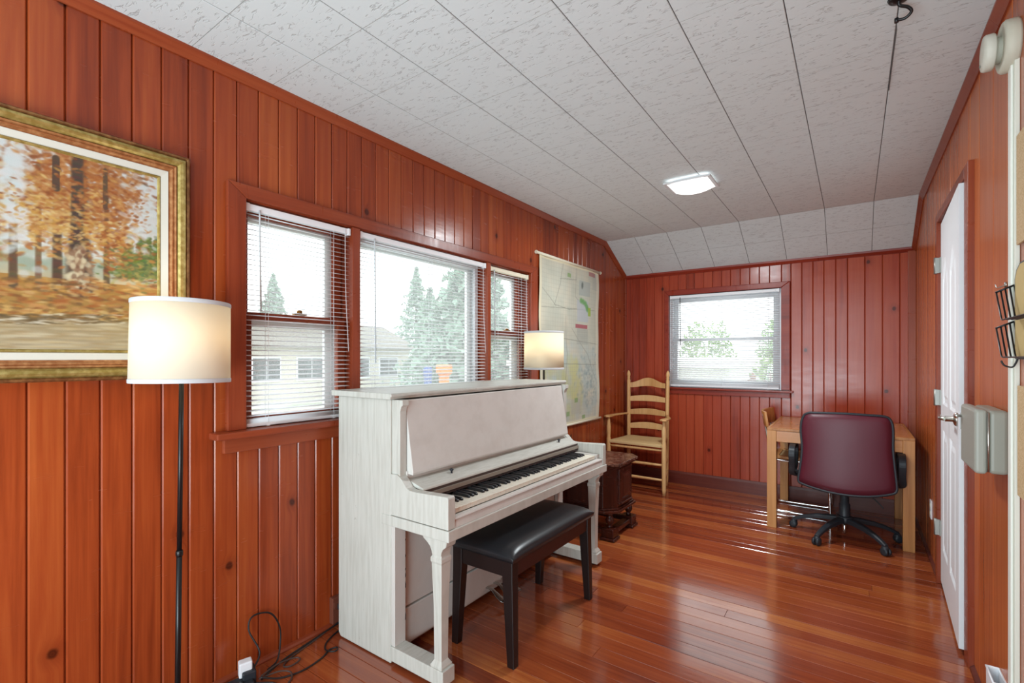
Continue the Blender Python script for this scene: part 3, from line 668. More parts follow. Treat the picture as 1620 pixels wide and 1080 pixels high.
# ------------------------------------------------------------------ floor lamps
def floor_lamp(loc, label, tilt, pw):
    t = thing('floor_lamp', label, 'lamp', loc, tilt, 'drum-shade floor lamps')
    M().lathe([(.125, 0), (.128, .006), (.12, .016), (.03, .024), (.018, .034), (.010, .045)], n=32).build('base', BLACKM, t)
    M().tube([(0, 0, .03), (0, 0, .62)], .0085, 12).build('pole', BLACKM, t)
    M().tube([(0, 0, .62), (0, 0, 1.22)], .0075, 12).build('pole', BLACKM, t)
    M().lathe([(.0095, .61), (.011, .615), (.011, .625), (.0095, .63)], n=12).build('pole_collar', BLACKM, t)
    M().lathe([(.016, 1.215), (.018, 1.225), (.018, 1.265), (.013, 1.27)], n=16).build('socket', BLACKP, t)
    M().lathe([(.012, 1.268), (.014, 1.28), (.028, 1.31), (.031, 1.33), (.025, 1.35), (.008, 1.362)], n=16).build('bulb', mat('bulb_glass', lin(255, 240, 214), .4, emit=(1, .86, .66, 1), es=4), t)
    r = .1425; z0, z1 = 1.188, 1.458; m = M(); vs = []; n = 48
    for (rr, z) in ((r, z0), (r*.985, z1), (r*.985-.0015, z1), (r-.0015, z0)):
        for i in range(n): a = 2*PI*i/n; vs.append((rr*math.cos(a), rr*math.sin(a), z))
    m.add(vs, [(j*n+i, j*n+(i+1) % n, ((j+1) % 4)*n+(i+1) % n, ((j+1) % 4)*n+i) for j in range(4) for i in range(n)], True)
    sh = m.build('lamp_shade', SHADE, t)
    for z, q in ((z0, 1), (z1-.014, .985)):
        m = M(); vs = []
        for (rr, zz) in ((r*q+.0005, z), (r*q+.0018, z+.002), (r*q+.0018, z+.012), (r*q+.0005, z+.014)):
            for i in range(n): a = 2*PI*i/n; vs.append((rr*math.cos(a), rr*math.sin(a), zz))
        m.add(vs, [(j*n+i, j*n+(i+1) % n, (j+1)*n+(i+1) % n, (j+1)*n+i) for j in range(3) for i in range(n)], True); m.build('shade_trim', SHTRIM, sh)
    m = M()
    for a in (0, 2*PI/3, 4*PI/3): m.tube([(.0, 0, 1.43), (.06*math.cos(a), .06*math.sin(a), 1.432), (.139*math.cos(a), .139*math.sin(a), 1.45)], .0018, 6)
    m.build('spider', BLACKM, sh)
    l = bpy.data.lights.new('lamp_bulb_light', 'POINT'); l.energy = pw; l.color = (1, .9, .76); l.shadow_soft_size = .03
    o = bpy.data.objects.new('lamp_bulb_light', l); COL.objects.link(o); o.parent = t; o.location = (0, 0, 1.385)
    return t
floor_lamp((.195, .657, 0), 'black-poled floor lamp with white drum shade in front of the painting', (0, math.radians(-.3), 0), .9)
bpy.data.objects['floor_lamp'].rotation_euler = (math.radians(-.9), math.radians(-.7), 0)
floor_lamp((.215, 2.935, 0), 'floor lamp with cream drum shade behind the piano, beside the map', (0, 0, 0), 1.5)
# ------------------------------------------------------------------ ceiling light
ct = thing('ceiling_light', 'square lit white glass ceiling light on the tiles', 'light', (1.155, 3.235, H))
M().box(-.085, .085, -.085, .085, -.014, 0).build('mounting_plate', WHITE, ct, bevel=.002)
fr = M(); hx, hy = .145, .125
for (a, b, c, d) in ((-hx, -hx+.02, -hy, hy), (hx-.02, hx, -hy, hy)): fr.box(a, b, c, d, -.030, -.018)
for (a, b, c, d) in ((-hx+.02, hx-.02, -hy, -hy+.018), (-hx+.02, hx-.02, hy-.018, hy)): fr.box(a, b, c, d, -.030, -.018)
fr.build('glass_rim', mat('clear_rim', lin(225, 228, 230), .15), ct, bevel=.002)
vs = []; fs = []; nx, ny_ = 14, 8
for j in range(ny_+1):
    for i in range(nx+1):
        u, v = -1+2*i/nx, -1+2*j/ny_
        vs.append((u*(hx-.02), v*(hy-.018), -.026-.026*(1-u*u)))
for j in range(ny_):
    for i in range(nx): k = j*(nx+1)+i; fs.append((k, k+1, k+nx+2, k+nx+1))
M().add(vs, fs, True).build('diffuser', EMIT, ct, recalc=False)
l = bpy.data.lights.new('ceiling_light_lamp', 'AREA'); l.shape = 'RECTANGLE'; l.size = .24; l.size_y = .2; l.energy = 32; l.color = (.9, .97, 1)
o = bpy.data.objects.new('ceiling_light_lamp', l); COL.objects.link(o); o.parent = ct; o.location = (0, 0, -.075)
# ------------------------------------------------------------------ ladder-back armchair
lc = thing('ladderback_armchair', 'blond wooden ladder-back armchair with a woven rush seat in the far corner', 'chair', (.31, 4.61, 0)); O = (.31, 4.61, 0)
def post(x, y, prof, name='leg', x2=None, y2=None):
    m = M(O); n = 14; vs = []; h_ = prof[-1][1]
    for r, z in prof:
        f_ = z/h_; cx = x+((x2 or x)-x)*f_; cy = y+((y2 or y)-y)*f_
        for i in range(n): a = 2*PI*i/n; vs.append((cx+r*math.cos(a), cy+r*math.sin(a), z))
    m.add(vs, [(j*n+i, j*n+(i+1) % n, (j+1)*n+(i+1) % n, (j+1)*n+i) for j in range(len(prof)-1) for i in range(n)], True)
    k = len(m.v)-len(vs); m.f.append([k+i for i in range(n)]); m.f.append([k+(len(prof)-1)*n+i for i in range(n)])
    return m.build(name, MAPLE, lc)
bp = [(.014, 0), (.018, .06), (.019, .4), (.019, .9), (.018, 1.04), (.013, 1.055), (.018, 1.063), (.013, 1.071), (.017, 1.085), (.019, 1.10), (.015, 1.122), (.007, 1.136), (.002, 1.142)]
post(.105, 4.80, bp, 'back_post'); post(.497, 4.80, bp, 'back_post', .503, 4.83)
fpz = [(.014, 0), (.019, .05), (.021, .3), (.021, .48), (.017, .5), (.020, .54), (.021, .6), (.013, .665), (.012, .69)]
post(.050, 4.42, fpz); post(.592, 4.43, fpz)
def ladder(z0, z1, peak, wav=False):
    n = 14; vs = []
    for i in range(n+1):
        u = i/n; x = .118+(.485-.118)*u; y_ = 4.80+.030*math.sin(PI*u)
        if wav: zt = z1+(peak-z1)*(.5-.5*math.cos(2*PI*u))**1.0; zb = z0+.018*(.5-.5*math.cos(2*PI*u))
        else: zt = z1+(peak-z1)*math.sin(PI*u); zb = z0+.004*math.sin(PI*u)
        vs += [(x, y_-.006, zb), (x, y_-.006, zt), (x, y_+.006, zt), (x, y_+.006, zb)]
    fs = [(j*4+i, j*4+(i+1) % 4, j*4+4+(i+1) % 4, j*4+4+i) for j in range(n) for i in range(4)]+[(0, 1, 2, 3), (4*n, 4*n+1, 4*n+2, 4*n+3)]
    M(O).add(vs, fs).build('back_slat', MAPLE, lc, bevel=.002)
ladder(.965, 1.015, 1.068, True); ladder(.824, .872, .890); ladder(.687, .736, .754); ladder(.544, .594, .612)
def rung(a, b, r=.011):
    A, B = Vector(a), Vector(b)
    P = [A.lerp(B, t) for t in (0, .15, .5, .85, 1)]; M(O).tube([tuple(p) for p in P], [r*.7, r*.95, r*1.15, r*.95, r*.7], 10).build('rung', MAPLE, lc)
for z in (.415, .278, .141): rung((.05, 4.42, z), (.592, 4.43, z), .012)
for z in (.25, .12):
    rung((.05, 4.42, z+.03), (.105, 4.80, z+.03)); rung((.592, 4.43, z+.03), (.50, 4.81, z+.03))
rung((.105, 4.80, .2), (.497, 4.80, .2))
vs = []; fs = []; n = 16
for j in range(n+1):
    for i in range(n+1):
        u, v = i/n, j/n; w0, w1 = .06+(.10-.06)*v, .585+(.505-.585)*v
        e_ = (1-abs(2*u-1)**6)*(1-abs(2*v-1)**6)
        vs.append((w0+(w1-w0)*u, 4.405+.40*v, .470+.012*e_-.014*math.exp(-((u-.5)**2+(v-.5)**2)*9)))
for j in range(n):
    for i in range(n): k = j*(n+1)+i; fs.append((k, k+1, k+n+2, k+n+1))
s_ = M(O).add(vs, fs, True); rim = list(range(n+1))+[(n+1)*j+n for j in range(1, n+1)]+[(n+1)*n+i for i in range(n-1, -1, -1)]+[(n+1)*j for j in range(n-1, 0, -1)]
k = len(s_.v); s_.v += [(s_.v[i][0], s_.v[i][1], .440) for i in rim]
for a in range(len(rim)): b = (a+1) % len(rim); s_.f.append([rim[a], k+a, k+b, rim[b]])
s_.f.append([k+a for a in range(len(rim))]); s_.build('seat', RUSH, lc, bevel=.006)
for (xb, xf, sg) in ((.105, .045, -1), (.50, .598, 1)):
    yb = 4.80; ol = [(xb-.012, yb), (xb+.012, yb), (xf+.018, 4.56), (xf+.034, 4.44), (xf+.030, 4.385), (xf, 4.368), (xf-.030, 4.385), (xf-.034, 4.44), (xf-.018, 4.56)]
    if sg < 0: ol = [(max(a, .008), b) for a, b in ol]
    M(O).prism(ol, 'z', .690, .706).build('arm', MAPLE, lc, bevel=.004)
# ------------------------------------------------------------------ dark octagonal end table
et = thing('end_table', 'dark carved wood cabinet end table with clipped corners beyond the piano', 'table', (.43, 3.32, 0)); O = (.43, 3.32, 0)
def octo(x0, x1, y0, y1, c): return [(x0+c, y0), (x1-c, y0), (x1, y0+c), (x1, y1-c), (x1-c, y1), (x0+c, y1), (x0, y1-c), (x0, y0+c)]
EX0, EX1, EY0, EY1, EC = .17, .70, 3.075, 3.565, .075
def ring(ins, z0, z1, c=EC, name=None, m=WALNUT, bevel=0, parent=et): return M(O).prism(octo(EX0+ins, EX1-ins, EY0+ins, EY1-ins, c), 'z', z0, z1).build(name, m, parent, bevel=bevel)
ring(0, .516, .534, name='top', m=WALNUTX, bevel=.004); ring(.012, .500, .516, name='top_moulding', bevel=.004)
top_ = [o for o in et.children if o.name.startswith('top')][0]
ring(.028, .505+.0295, .537, name='inlaid_panel', m=WALNUTX, parent=top_) if False else None
ring(.035, .215, .500, name='body', bevel=.003)
ring(.012, .186, .204, name='base_moulding', bevel=.004); ring(.024, .204, .217, name='base_moulding', bevel=.004)
# raised door panel on the right-hand face and the front face
def raised(y0, y1, z0, z1, x):
    d = M(O).box(x-.004, x+.008, y0, y1, z0, z1).build('door', WALNUT, et, bevel=.003)
    m = M(O); i1, i2 = .03, .055
    m.add([(x+.008, y0+i1, z0+i1), (x+.008, y1-i1, z0+i1), (x+.008, y1-i1, z1-i1), (x+.008, y0+i1, z1-i1), (x+.018, y0+i2, z0+i2), (x+.018, y1-i2, z0+i2), (x+.018, y1-i2, z1-i2), (x+.018, y0+i2, z1-i2)],
          [(4, 5, 6, 7), (0, 1, 5, 4), (1, 2, 6, 5), (2, 3, 7, 6), (3, 0, 4, 7)]); m.build('raised_panel', WALNUT, d)
    M(O).box(x+.004, x+.022, y0+.02, y1-.02, z0+.0, z0+.012).build('moulding', WALNUT, d, bevel=.003)
raised(EY0+.13, EY1-.13, .235, .485, EX1-.035)
xc_ = (EX0+EX1)/2
d = M(O).box(EX0+.14, EX1-.14, EY0+.027, EY0+.037, .235, .485).build('side_panel', WALNUT, et, bevel=.003)
for (x, y) in ((EX1-.075, EY0+.075), (EX1-.075, EY1-.075), (EX0+.075, EY0+.075), (EX0+.075, EY1-.075)):
    lg = M(O).lathe([(.018, .085), (.020, .092), (.014, .1), (.026, .118), (.030, .135), (.026, .152), (.014, .166), (.020, .174), (.024, .187)], (x, y, 0), 16).build('leg', WALNUT, et)
    M(O).box(x-.045, x+.045, y-.045, y+.045, .022, .085).build('foot_block', WALNUT, lg, bevel=.004)
    M(O).prism([(x-.055, y-.055), (x+.055, y-.055), (x+.055, y+.055), (x-.055, y+.055)], 'z', 0, .022).build('foot', WALNUT, lg, bevel=.006)
a, b = .045, .075
for (x0, x1, y0, y1) in ((EX1-.075-.02, EX1-.04, EY0+.115, EY1-.115), (EX0+.04, EX0+.095, EY0+.115, EY1-.115), (EX0+.115, EX1-.115, EY0+.04, EY0+.095), (EX0+.115, EX1-.115, EY1-.095, EY1-.04)):
    M(O).box(x0, x1, y0, y1, .038, .072).build('stretcher', WALNUT, et, bevel=.005)
# ------------------------------------------------------------------ oak desk
dk = thing('oak_desk', 'light oak desk with square legs against the far wall', 'desk', (1.915, 4.5, 0)); O = (1.915, 4.5, 0)
DX0, DX1, DYA, DYB, DZT = 1.485, 2.345, 4.075, 4.925, .745
M(O).box(DX0+.018, DX1-.018, DYA+.018, DYB-.018, DZT-.018, DZT).build('top', OAKX, dk, bevel=.001)
for (x0, x1, y0, y1) in ((DX0, DX1, DYA, DYA+.018), (DX0, DX1, DYB-.018, DYB), (DX0, DX0+.018, DYA+.018, DYB-.018), (DX1-.018, DX1, DYA+.018, DYB-.018)):
    M(O).box(x0, x1, y0, y1, DZT-.018, DZT+.0005).build('top_edge', OAK, dk, bevel=.002)
for x in (DX0, DX1-.062):
    for y in (DYA, DYB-.062): M(O).box(x, x+.062, y, y+.062, 0, DZT-.018).build('leg', OAK, dk, bevel=.002)
M(O).box(DX0+.062, DX1-.062, DYA+.004, DYA+.022, .645, DZT-.018).build('drawer_front', OAKX, dk, bevel=.002)
M(O).box(DX0+.062, DX1-.062, DYB-.022, DYB-.004, .645, DZT-.018).build('apron', OAK, dk)
for x in (DX0+.004, DX1-.022): M(O).box(x, x+.018, DYA+.062, DYB-.062, .645, DZT-.018).build('apron', OAK, dk)
# ------------------------------------------------------------------ office chair
oc = thing('office_chair', 'burgundy leather swivel office chair with black armrests, seen from behind', 'chair', (1.965, 4.14, 0)); O = (1.965, 4.14, 0)
CXo, CYo = 1.965, 4.14
outl = [(1.741, .871), (1.724, .827), (1.719, .754), (1.727, .657), (1.722, .558), (1.709, .459), (1.705, .418), (1.726, .397), (1.839, .375), (1.967, .366), (2.099, .374), (2.215, .402), (2.238, .425), (2.239, .466), (2.229, .576), (2.221, .687), (2.222, .798), (2.211, .862), (2.18, .888), (2.099, .892), (1.967, .895), (1.808, .889), (1.77, .886)]
pts = curve_pts([(a, 0, b) for a, b in outl+outl[:1]], 3)[:-1]
def backy(x, z):
    u = (x-1.967)/.26; return 3.915-.035*(1-u*u)+.05*(z-.4)
nr = 7; m = M(O); vs = []; cx, cz = 1.97, .63; n = len(pts)
for side in (0, 1):
    for j in range(nr+1):
        f_ = j/nr
        for p in pts:
            x, z = cx+(p[0]-cx)*f_, cz+(p[2]-cz)*f_
            th = .028*(1-f_**4)**.5+.008
            vs.append((x, backy(x, z)+(-th*.35 if side == 0 else th*1.3), z))
fs = []
for side in (0, 1):
    o_ = side*(nr+1)*n
    for j in range(nr):
        for i in range(n): fs.append((o_+j*n+i, o_+j*n+(i+1) % n, o_+(j+1)*n+(i+1) % n, o_+(j+1)*n+i))
e0, e1 = nr*n, (2*nr+1)*n
for i in range(n): fs.append((e0+i, e0+(i+1) % n, e1+(i+1) % n, e1+i))
bk = m.add(vs, fs, True).build('backrest', BURG, oc)
pp = [(cx+(p[0]-cx)*1.012, backy(p[0], p[2])+.002, cz+(p[2]-cz)*1.012) for p in pts]
M(O).tube(pp, .0085, 8, closed=True).build('piping', BLACKP, bk)
st_ = M(O); sv = []; fs = []; n1 = 14
for side in (0, 1):
    for j in range(n1+1):
        for i in range(n1+1):
            u, v = -1+2*i/n1, -1+2*j/n1
            x = CXo+.25*u*math.sqrt(1-v*v*.25*v*v); y_ = 4.17+.235*v*math.sqrt(1-u*u*.25*u*u); e_ = max(0, (1-abs(u)**5)*(1-abs(v)**5))**.5
            sv.append((x, y_, .455+.045*e_ if side == 0 else .45-.03*e_))
for side in (0, 1):
    o_ = side*(n1+1)**2
    for j in range(n1):
        for i in range(n1): k = o_+j*(n1+1)+i; fs.append((k, k+1, k+n1+2, k+n1+1))
st_.add(sv, fs, True).build('seat', BURG, oc)
M(O).box(CXo-.09, CXo+.09, CYo-.12, CYo+.10, .385, .425).build('tilt_mechanism', BLACKP, oc, bevel=.01)
M(O).prism([(3.925, .40), (3.95, .40), (4.05, .40), (4.05, .42), (3.965, .43), (3.955, .55), (3.935, .55)], 'x', CXo-.03, CXo+.03).build('back_bracket', BLACKP, oc, bevel=.004)
M(O).lathe([(.036, .115), (.036, .13), (.034, .24), (.027, .245), (.027, .31), (.024, .315), (.024, .39)], (CXo, CYo, 0), 20).build('gas_column', BLACKP, oc)
M(O).lathe([(.008, .03), (.012, .035), (.012, .12)], (CXo, CYo, 0), 12).build('gas_cylinder', CHROME, oc)
M(O).lathe([(.045, .108), (.05, .118), (.05, .15), (.04, .158)], (CXo, CYo, 0), 20).build('base_hub', BLACKP, oc)
angs = [math.atan2(4.183-CYo, 1.630-CXo), math.atan2(3.862-CYo, 1.815-CXo), math.atan2(3.908-CYo, 2.19-CXo), math.atan2(4.24-CYo, 2.262-CXo), math.radians(98)]
for a in angs:
    m = M(O); vs = []; R = .315; ca, sa = math.cos(a), math.sin(a)
    for k, (r, z, hw, th) in enumerate(((.03, .150, .024, .036), (.10, .146, .023, .034), (.18, .132, .021, .030), (.25, .110, .018, .027), (R-.015, .086, .016, .026), (R+.01, .070, .015, .022))):
        for sx, dz in ((-1, -th), (1, -th), (1, -.006), (.55, 0), (-.55, 0), (-1, -.006)):
            vs.append((CXo+r*ca-sx*hw*sa, CYo+r*sa+sx*hw*ca, z+dz))
    fs = [(j*6+i, j*6+(i+1) % 6, j*6+6+(i+1) % 6, j*6+6+i) for j in range(5) for i in range(6)]+[tuple(range(6)), tuple(range(30, 36))]
    arm = m.add(vs, fs).build('base_arm', BLACKP, oc, bevel=.003)
    c0 = (CXo+R*ca, CYo+R*sa)
    cs = M(O); d_ = Vector((-sa, ca, 0)); off = Vector((ca, sa, 0))*.004
    for sgn in (-1, 1):
        vs = []; n = 16
        for (r, w) in ((.016, .004), (.0255, .006), (.0265, .014), (.024, .021), (.012, .023)):
            for i in range(n):
                t = 2*PI*i/n; p = Vector((c0[0], c0[1], .0268))+off+d_*(sgn*w)+Vector((ca*math.cos(t)*r, sa*math.cos(t)*r, math.sin(t)*r)); vs.append(tuple(p))
        cs.add(vs, [(j*n+i, j*n+(i+1) % n, (j+1)*n+(i+1) % n, (j+1)*n+i) for j in range(4) for i in range(n)]+[tuple(range(n)), tuple(range(4*n, 5*n))], True)
    q = cs.build('caster', BLACKP, arm)
    M(O).lathe([(.022, .030), (.022, .052), (.014, .060), (.008, .064), (.008, .075)], (c0[0], c0[1], 0), 14).build('caster_hood', BLACKP, arm)
for sx, xx, xm in ((-1, 1.655, 1.72), (1, 2.275, 2.21)):
    def bar(path, w=.02, th=.012):
        m = M(O); vs = []
        P = [Vector(p) for p in curve_pts(path, 5)]
        for i, p in enumerate(P):
            t = (P[min(i+1, len(P)-1)]-P[max(i-1, 0)]).normalized(); nx_ = Vector((1, 0, 0)); u = t.cross(nx_).normalized()
            for a_, b_ in ((-w, -th), (w, -th), (w, th), (-w, th)): vs.append(tuple(p+nx_*a_+u*b_))
        k = len(P); return m.add(vs, [(j*4+i, j*4+(i+1) % 4, j*4+4+(i+1) % 4, j*4+4+i) for j in range(k-1) for i in range(4)]+[(0, 1, 2, 3), tuple(range(4*k-4, 4*k))])
    a_ = bar([(xm, 4.10, .415), (xx, 4.06, .43), (xx, 4.01, .50), (xx, 3.985, .58), (xx, 4.02, .622), (xx, 4.12, .630), (xx, 4.24, .625), (xx, 4.275, .57), (xx, 4.235, .47), (xx, 4.19, .425), (xm, 4.16, .415)])
    a_.build('armrest', BLACKP, oc, bevel=.004)
M(O).tube(curve_pts([(CXo+.06, CYo-.03, .395), (CXo+.12, CYo-.07, .36), (CXo+.19, CYo-.10, .30), (CXo+.215, CYo-.11, .27)]), .004, 8).build('height_lever', BLACKM, oc)
# ------------------------------------------------------------------ cantilever cane chair
cc = thing('cantilever_chair', 'chrome-tubed cantilever chair with wood-framed cane back tucked behind the desk corner', 'chair', (1.66, 4.67, 0)); O = (1.66, 4.67, 0)
ya, yb = 4.515, 4.84; r = .0115
def rnd_path(P, rad=.05, k=6):
    out = [P[0]]
    for i in range(1, len(P)-1):
        a, b, c = Vector(P[i-1]), Vector(P[i]), Vector(P[i+1]); d1 = min(rad, (a-b).length*.48); d2 = min(rad, (c-b).length*.48)
        p, q = b+(a-b).normalized()*d1, b+(c-b).normalized()*d2
        for j in range(k+1): t = j/k; out.append(tuple((1-t)**2*p+2*t*(1-t)*b+t*t*q))
    return out+[P[-1]]
path = [(1.40, ya+.02, .80), (1.455, ya+.02, .46), (1.50, ya+.02, .425), (1.86, ya, .435), (1.87, ya, .012), (1.447, ya, .012), (1.447, yb, .012), (1.87, yb, .012), (1.86, yb, .435), (1.50, yb-.02, .425), (1.455, yb-.02, .46), (1.40, yb-.02, .80)]
M(O).tube(rnd_path(path), r, 10).build('tube_frame', CHROME, cc)
s_ = M(O); s_.box(1.475, 1.86, ya-.03, ya+.01, .445, .47); s_.box(1.475, 1.86, yb-.01, yb+.03, .445, .47); s_.box(1.475, 1.515, ya+.01, yb-.01, .445, .47); s_.box(1.82, 1.86, ya+.01, yb-.01, .445, .47)
se = s_.build('seat_frame', OAK, cc, bevel=.005)
M(O).box(1.512, 1.823, ya+.008, yb-.008, .455, .462).build('cane_seat', CANE, se)
m = M(O); vs = []; n = 10
for i in range(n+1):
    u = -1+2*i/n; yy = (ya+yb)/2+u*.215; x = 1.385+.045*(u*u)
    for dx, z in ((.0, .70), (.022, .70), (.018, .825), (-.004, .825)): vs.append((x+dx-(z-.70)*.12, yy, z))
fr = m.add(vs, [(j*4+i, j*4+(i+1) % 4, j*4+4+(i+1) % 4, j*4+4+i) for j in range(n) for i in range(4)]+[(0, 1, 2, 3), tuple(range(4*n, 4*n+4))], True)
fr.build('backrest', OAK, cc, bevel=.004)
# ------------------------------------------------------------------ flat artwork: numpy colour fields on fine grids
def vc_mat(name, rough, bump=0):
    m = mat(name, grey(.8), rough); g = N(m); a = g.n('VertexColor', layer_name='paint'); g.link(a.outputs[0], g.b.inputs['Base Color'])
    if bump:
        p = g.n('NewGeometry').outputs['Position']; g.bump(g.n('TexNoise', {'Vector': p, 'Scale': 160., 'Detail': 3.}).outputs[0], bump, .002)
    return m
def lin_arr(a): a = np.clip(a, 0, 255)/255; return np.where(a <= .04045, a/12.92, ((a+.055)/1.055)**2.4)
def grid_obj(name, img, pos, m, parent, thick=None):
    """img: (h, w, 3) in 0..255, row 0 at the bottom; pos(u, v) -> arrays x, y, z"""
    h, w = img.shape[:2]; u, v = np.meshgrid(np.linspace(0, 1, w), np.linspace(0, 1, h)); x, y, z = pos(u, v)
    vs = np.stack([x, y, z], -1).reshape(-1, 3)
    idx = np.arange(h*w).reshape(h, w); fs = np.stack([idx[:-1, :-1], idx[:-1, 1:], idx[1:, 1:], idx[1:, :-1]], -1).reshape(-1, 4)
    me = bpy.data.meshes.new(name); me.vertices.add(len(vs)); me.vertices.foreach_set('co', vs.ravel())
    me.loops.add(fs.size); me.loops.foreach_set('vertex_index', fs.ravel()); me.polygons.add(len(fs)); me.polygons.foreach_set('loop_start', np.arange(0, fs.size, 4))
    me.update(calc_edges=True); me.validate()
    at = me.color_attributes.new('paint', 'FLOAT_COLOR', 'POINT'); c = np.ones((h*w, 4)); c[:, :3] = lin_arr(img).reshape(-1, 3); at.data.foreach_set('color', c.ravel())
    me.polygons.foreach_set('use_smooth', np.ones(len(fs), bool))
    me.materials.append(m); o = bpy.data.objects.new(name, me); COL.objects.link(o)
    if parent: o.parent = parent
    return o
def blob(img, x, y, rx, ry, ang, col, a=1., soft=.35):
    h, w = img.shape[:2]; R = max(rx, ry)*1.3+1
    x0, x1, y0, y1 = int(max(0, x-R)), int(min(w, x+R+1)), int(max(0, y-R)), int(min(h, y+R+1))
    if x0 >= x1 or y0 >= y1: return
    X, Y = np.meshgrid(np.arange(x0, x1)-x, np.arange(y0, y1)-y); ca, sa = math.cos(ang), math.sin(ang)
    d = np.sqrt(((X*ca+Y*sa)/rx)**2+((-X*sa+Y*ca)/ry)**2)
    k = (np.clip((1+soft-d)/(2*soft), 0, 1)*a)[..., None]
    img[y0:y1, x0:x1] = img[y0:y1, x0:x1]*(1-k)+np.array(col)*k
def line(img, pts, wd, col, a=1.):
    for (xa, ya_), (xb, yb_) in zip(pts, pts[1:]):
        d = math.hypot(xb-xa, yb_-ya_); n = max(1, int(d/max(.6, wd*.6)))
        for i in range(n+1): t = i/n; blob(img, xa+(xb-xa)*t, ya_+(yb_-ya_)*t, max(wd, .55), max(wd, .55), 0, col, a, .4)
# the painting: canvas y from PY0 to PY1, z from PZ0 to PZ1, autumn wood by a stream
PY0, PY1, PZ0, PZ1 = -.30, .757, 1.197, 2.0
BW = .098
CY0, CY1, CZ0, CZ1 = PY0+BW, PY1-BW, PZ0+BW, PZ1-BW
GW, GH = 340, 240
def cpt(px, py):                      # photograph pixel -> canvas grid coordinates
    y_, z_ = at_x(px, py, .028); return (y_-CY0)/(CY1-CY0)*GW, (z_-CZ0)/(CZ1-CZ0)*GH
im = np.zeros((GH, GW, 3)); 
for r_ in range(GH):
    v = r_/GH
    for (v0, c0, v1, c1) in ((0, (176, 160, 128), .16, (168, 146, 104)), (.16, (170, 132, 70), .36, (176, 128, 62)), (.36, (196, 180, 140), .55, (206, 206, 196)), (.55, (206, 206, 196), 1.01, (214, 216, 214))):
        if v0 <= v < v1: t = (v-v0)/(v1-v0); im[r_] = (np.array(c0)*(1-t)+np.array(c1)*t)*.93
R3 = np.random.default_rng(11)
for i in range(500):                  # sky strokes
    x, y_ = R3.uniform(0, GW), R3.uniform(.45*GH, GH); b = R3.uniform(-12, 12); blob(im, x, y_, R3.uniform(6, 14), R3.uniform(2, 4), R3.uniform(-.5, .5), (208+b, 210+b, 206+b), .4)
for i in range(260):                  # distant haze of hills
    blob(im, R3.uniform(0, GW), R3.normal(.43, .03)*GH, R3.uniform(6, 12), R3.uniform(3, 6), 0, (150+R3.uniform(-15, 15), 160, 140), .3)
for k in range(26):                   # green pines at the right and in the distance
    x, yb_ = cpt(R3.uniform(188, 252), 440); hh = R3.uniform(.12, .24)*GH
    for i in range(60):
        t = R3.uniform(0, 1); blob(im, x+R3.normal(0, 1)*(1-t)*6, yb_+t*hh, 2.6, 1.4, R3.uniform(-.4, .4), (88+R3.uniform(-20, 40), 100+R3.uniform(-20, 34), 52+R3.uniform(-16, 20)), .55)
for bx in (.1, .3, .45):
    for i in range(240): blob(im, bx*GW+R3.normal(0, 22), (.42+abs(R3.normal(0, .06)))*GH, 4, 2, R3.uniform(-1, 1), (150+R3.uniform(-30, 30), 110+R3.uniform(-20, 20), 60), .5)
def trunk(px, topy, boty, w0, w1, c):
    a, b = cpt(px, topy), cpt(px, boty); n = 60
    for i in range(n):
        t = i/n; x, y_ = a[0]+(b[0]-a[0])*t, a[1]+(b[1]-a[1])*t; w_ = w0+(w1-w0)*t**2
        blob(im, x, y_, w_, 3, 0, (c[0]+R3.uniform(-8, 8), c[1]+R3.uniform(-8, 8), c[2]), .9, .25)
trunk(90, 250, 460, 4, 5, (86, 66, 50)); trunk(168, 262, 460, 2.5, 3.5, (96, 74, 54)); trunk(60, 262, 455, 2.5, 3, (120, 96, 70)); trunk(20, 262, 455, 3, 4, (96, 74, 54)); trunk(125, 240, 470, 8, 15, (82, 64, 52))
def foliage(cx, cy, sx, sy, n, cols, size=3):
    x0, y0 = cpt(cx, cy); x1, y1 = cpt(cx+sx, cy); kx = abs(x1-x0); x2, y2 = cpt(cx, cy+sy); ky = abs(y2-y0)
    for i in range(n):
        c = cols[R3.integers(len(cols))]; b = R3.uniform(-14, 14)
        blob(im, x0+R3.normal(0, .5)*kx, y0+R3.normal(0, .5)*ky, R3.uniform(.8, 1.6)*size, R3.uniform(.4, .8)*size, R3.uniform(-.7, .7), (c[0]+b, c[1]+b, c[2]+b*.5), R3.uniform(.35, .8))
OR = [(166, 98, 48), (154, 84, 38), (176, 112, 54), (136, 76, 40), (184, 130, 76)]
YE = [(192, 146, 72), (200, 160, 92), (180, 130, 58), (206, 176, 116)]
foliage(125, 270, 110, 60, 620, OR); foliage(66, 290, 70, 50, 360, OR); foliage(180, 300, 50, 50, 260, OR); foliage(215, 262, 60, 20, 120, [(150, 110, 70), (150, 96, 56), (118, 92, 70)])
foliage(100, 350, 130, 60, 560, OR+YE); foliage(70, 330, 110, 40, 200, YE); foliage(180, 350, 60, 50, 220, OR); foliage(-120, 300, 160, 110, 800, OR+YE); foliage(185, 400, 30, 40, 120, OR)
trunk(122, 246, 400, 5.5, 7, (78, 62, 52)); trunk(88, 250, 300, 3, 3.4, (84, 64, 50)); trunk(166, 270, 330, 2, 2.4, (96, 72, 52))
foliage(105, 330, 120, 60, 260, YE+OR, 2.4); foliage(118, 372, 110, 30, 260, YE, 2.2); foliage(140, 300, 90, 60, 160, OR, 2.4)
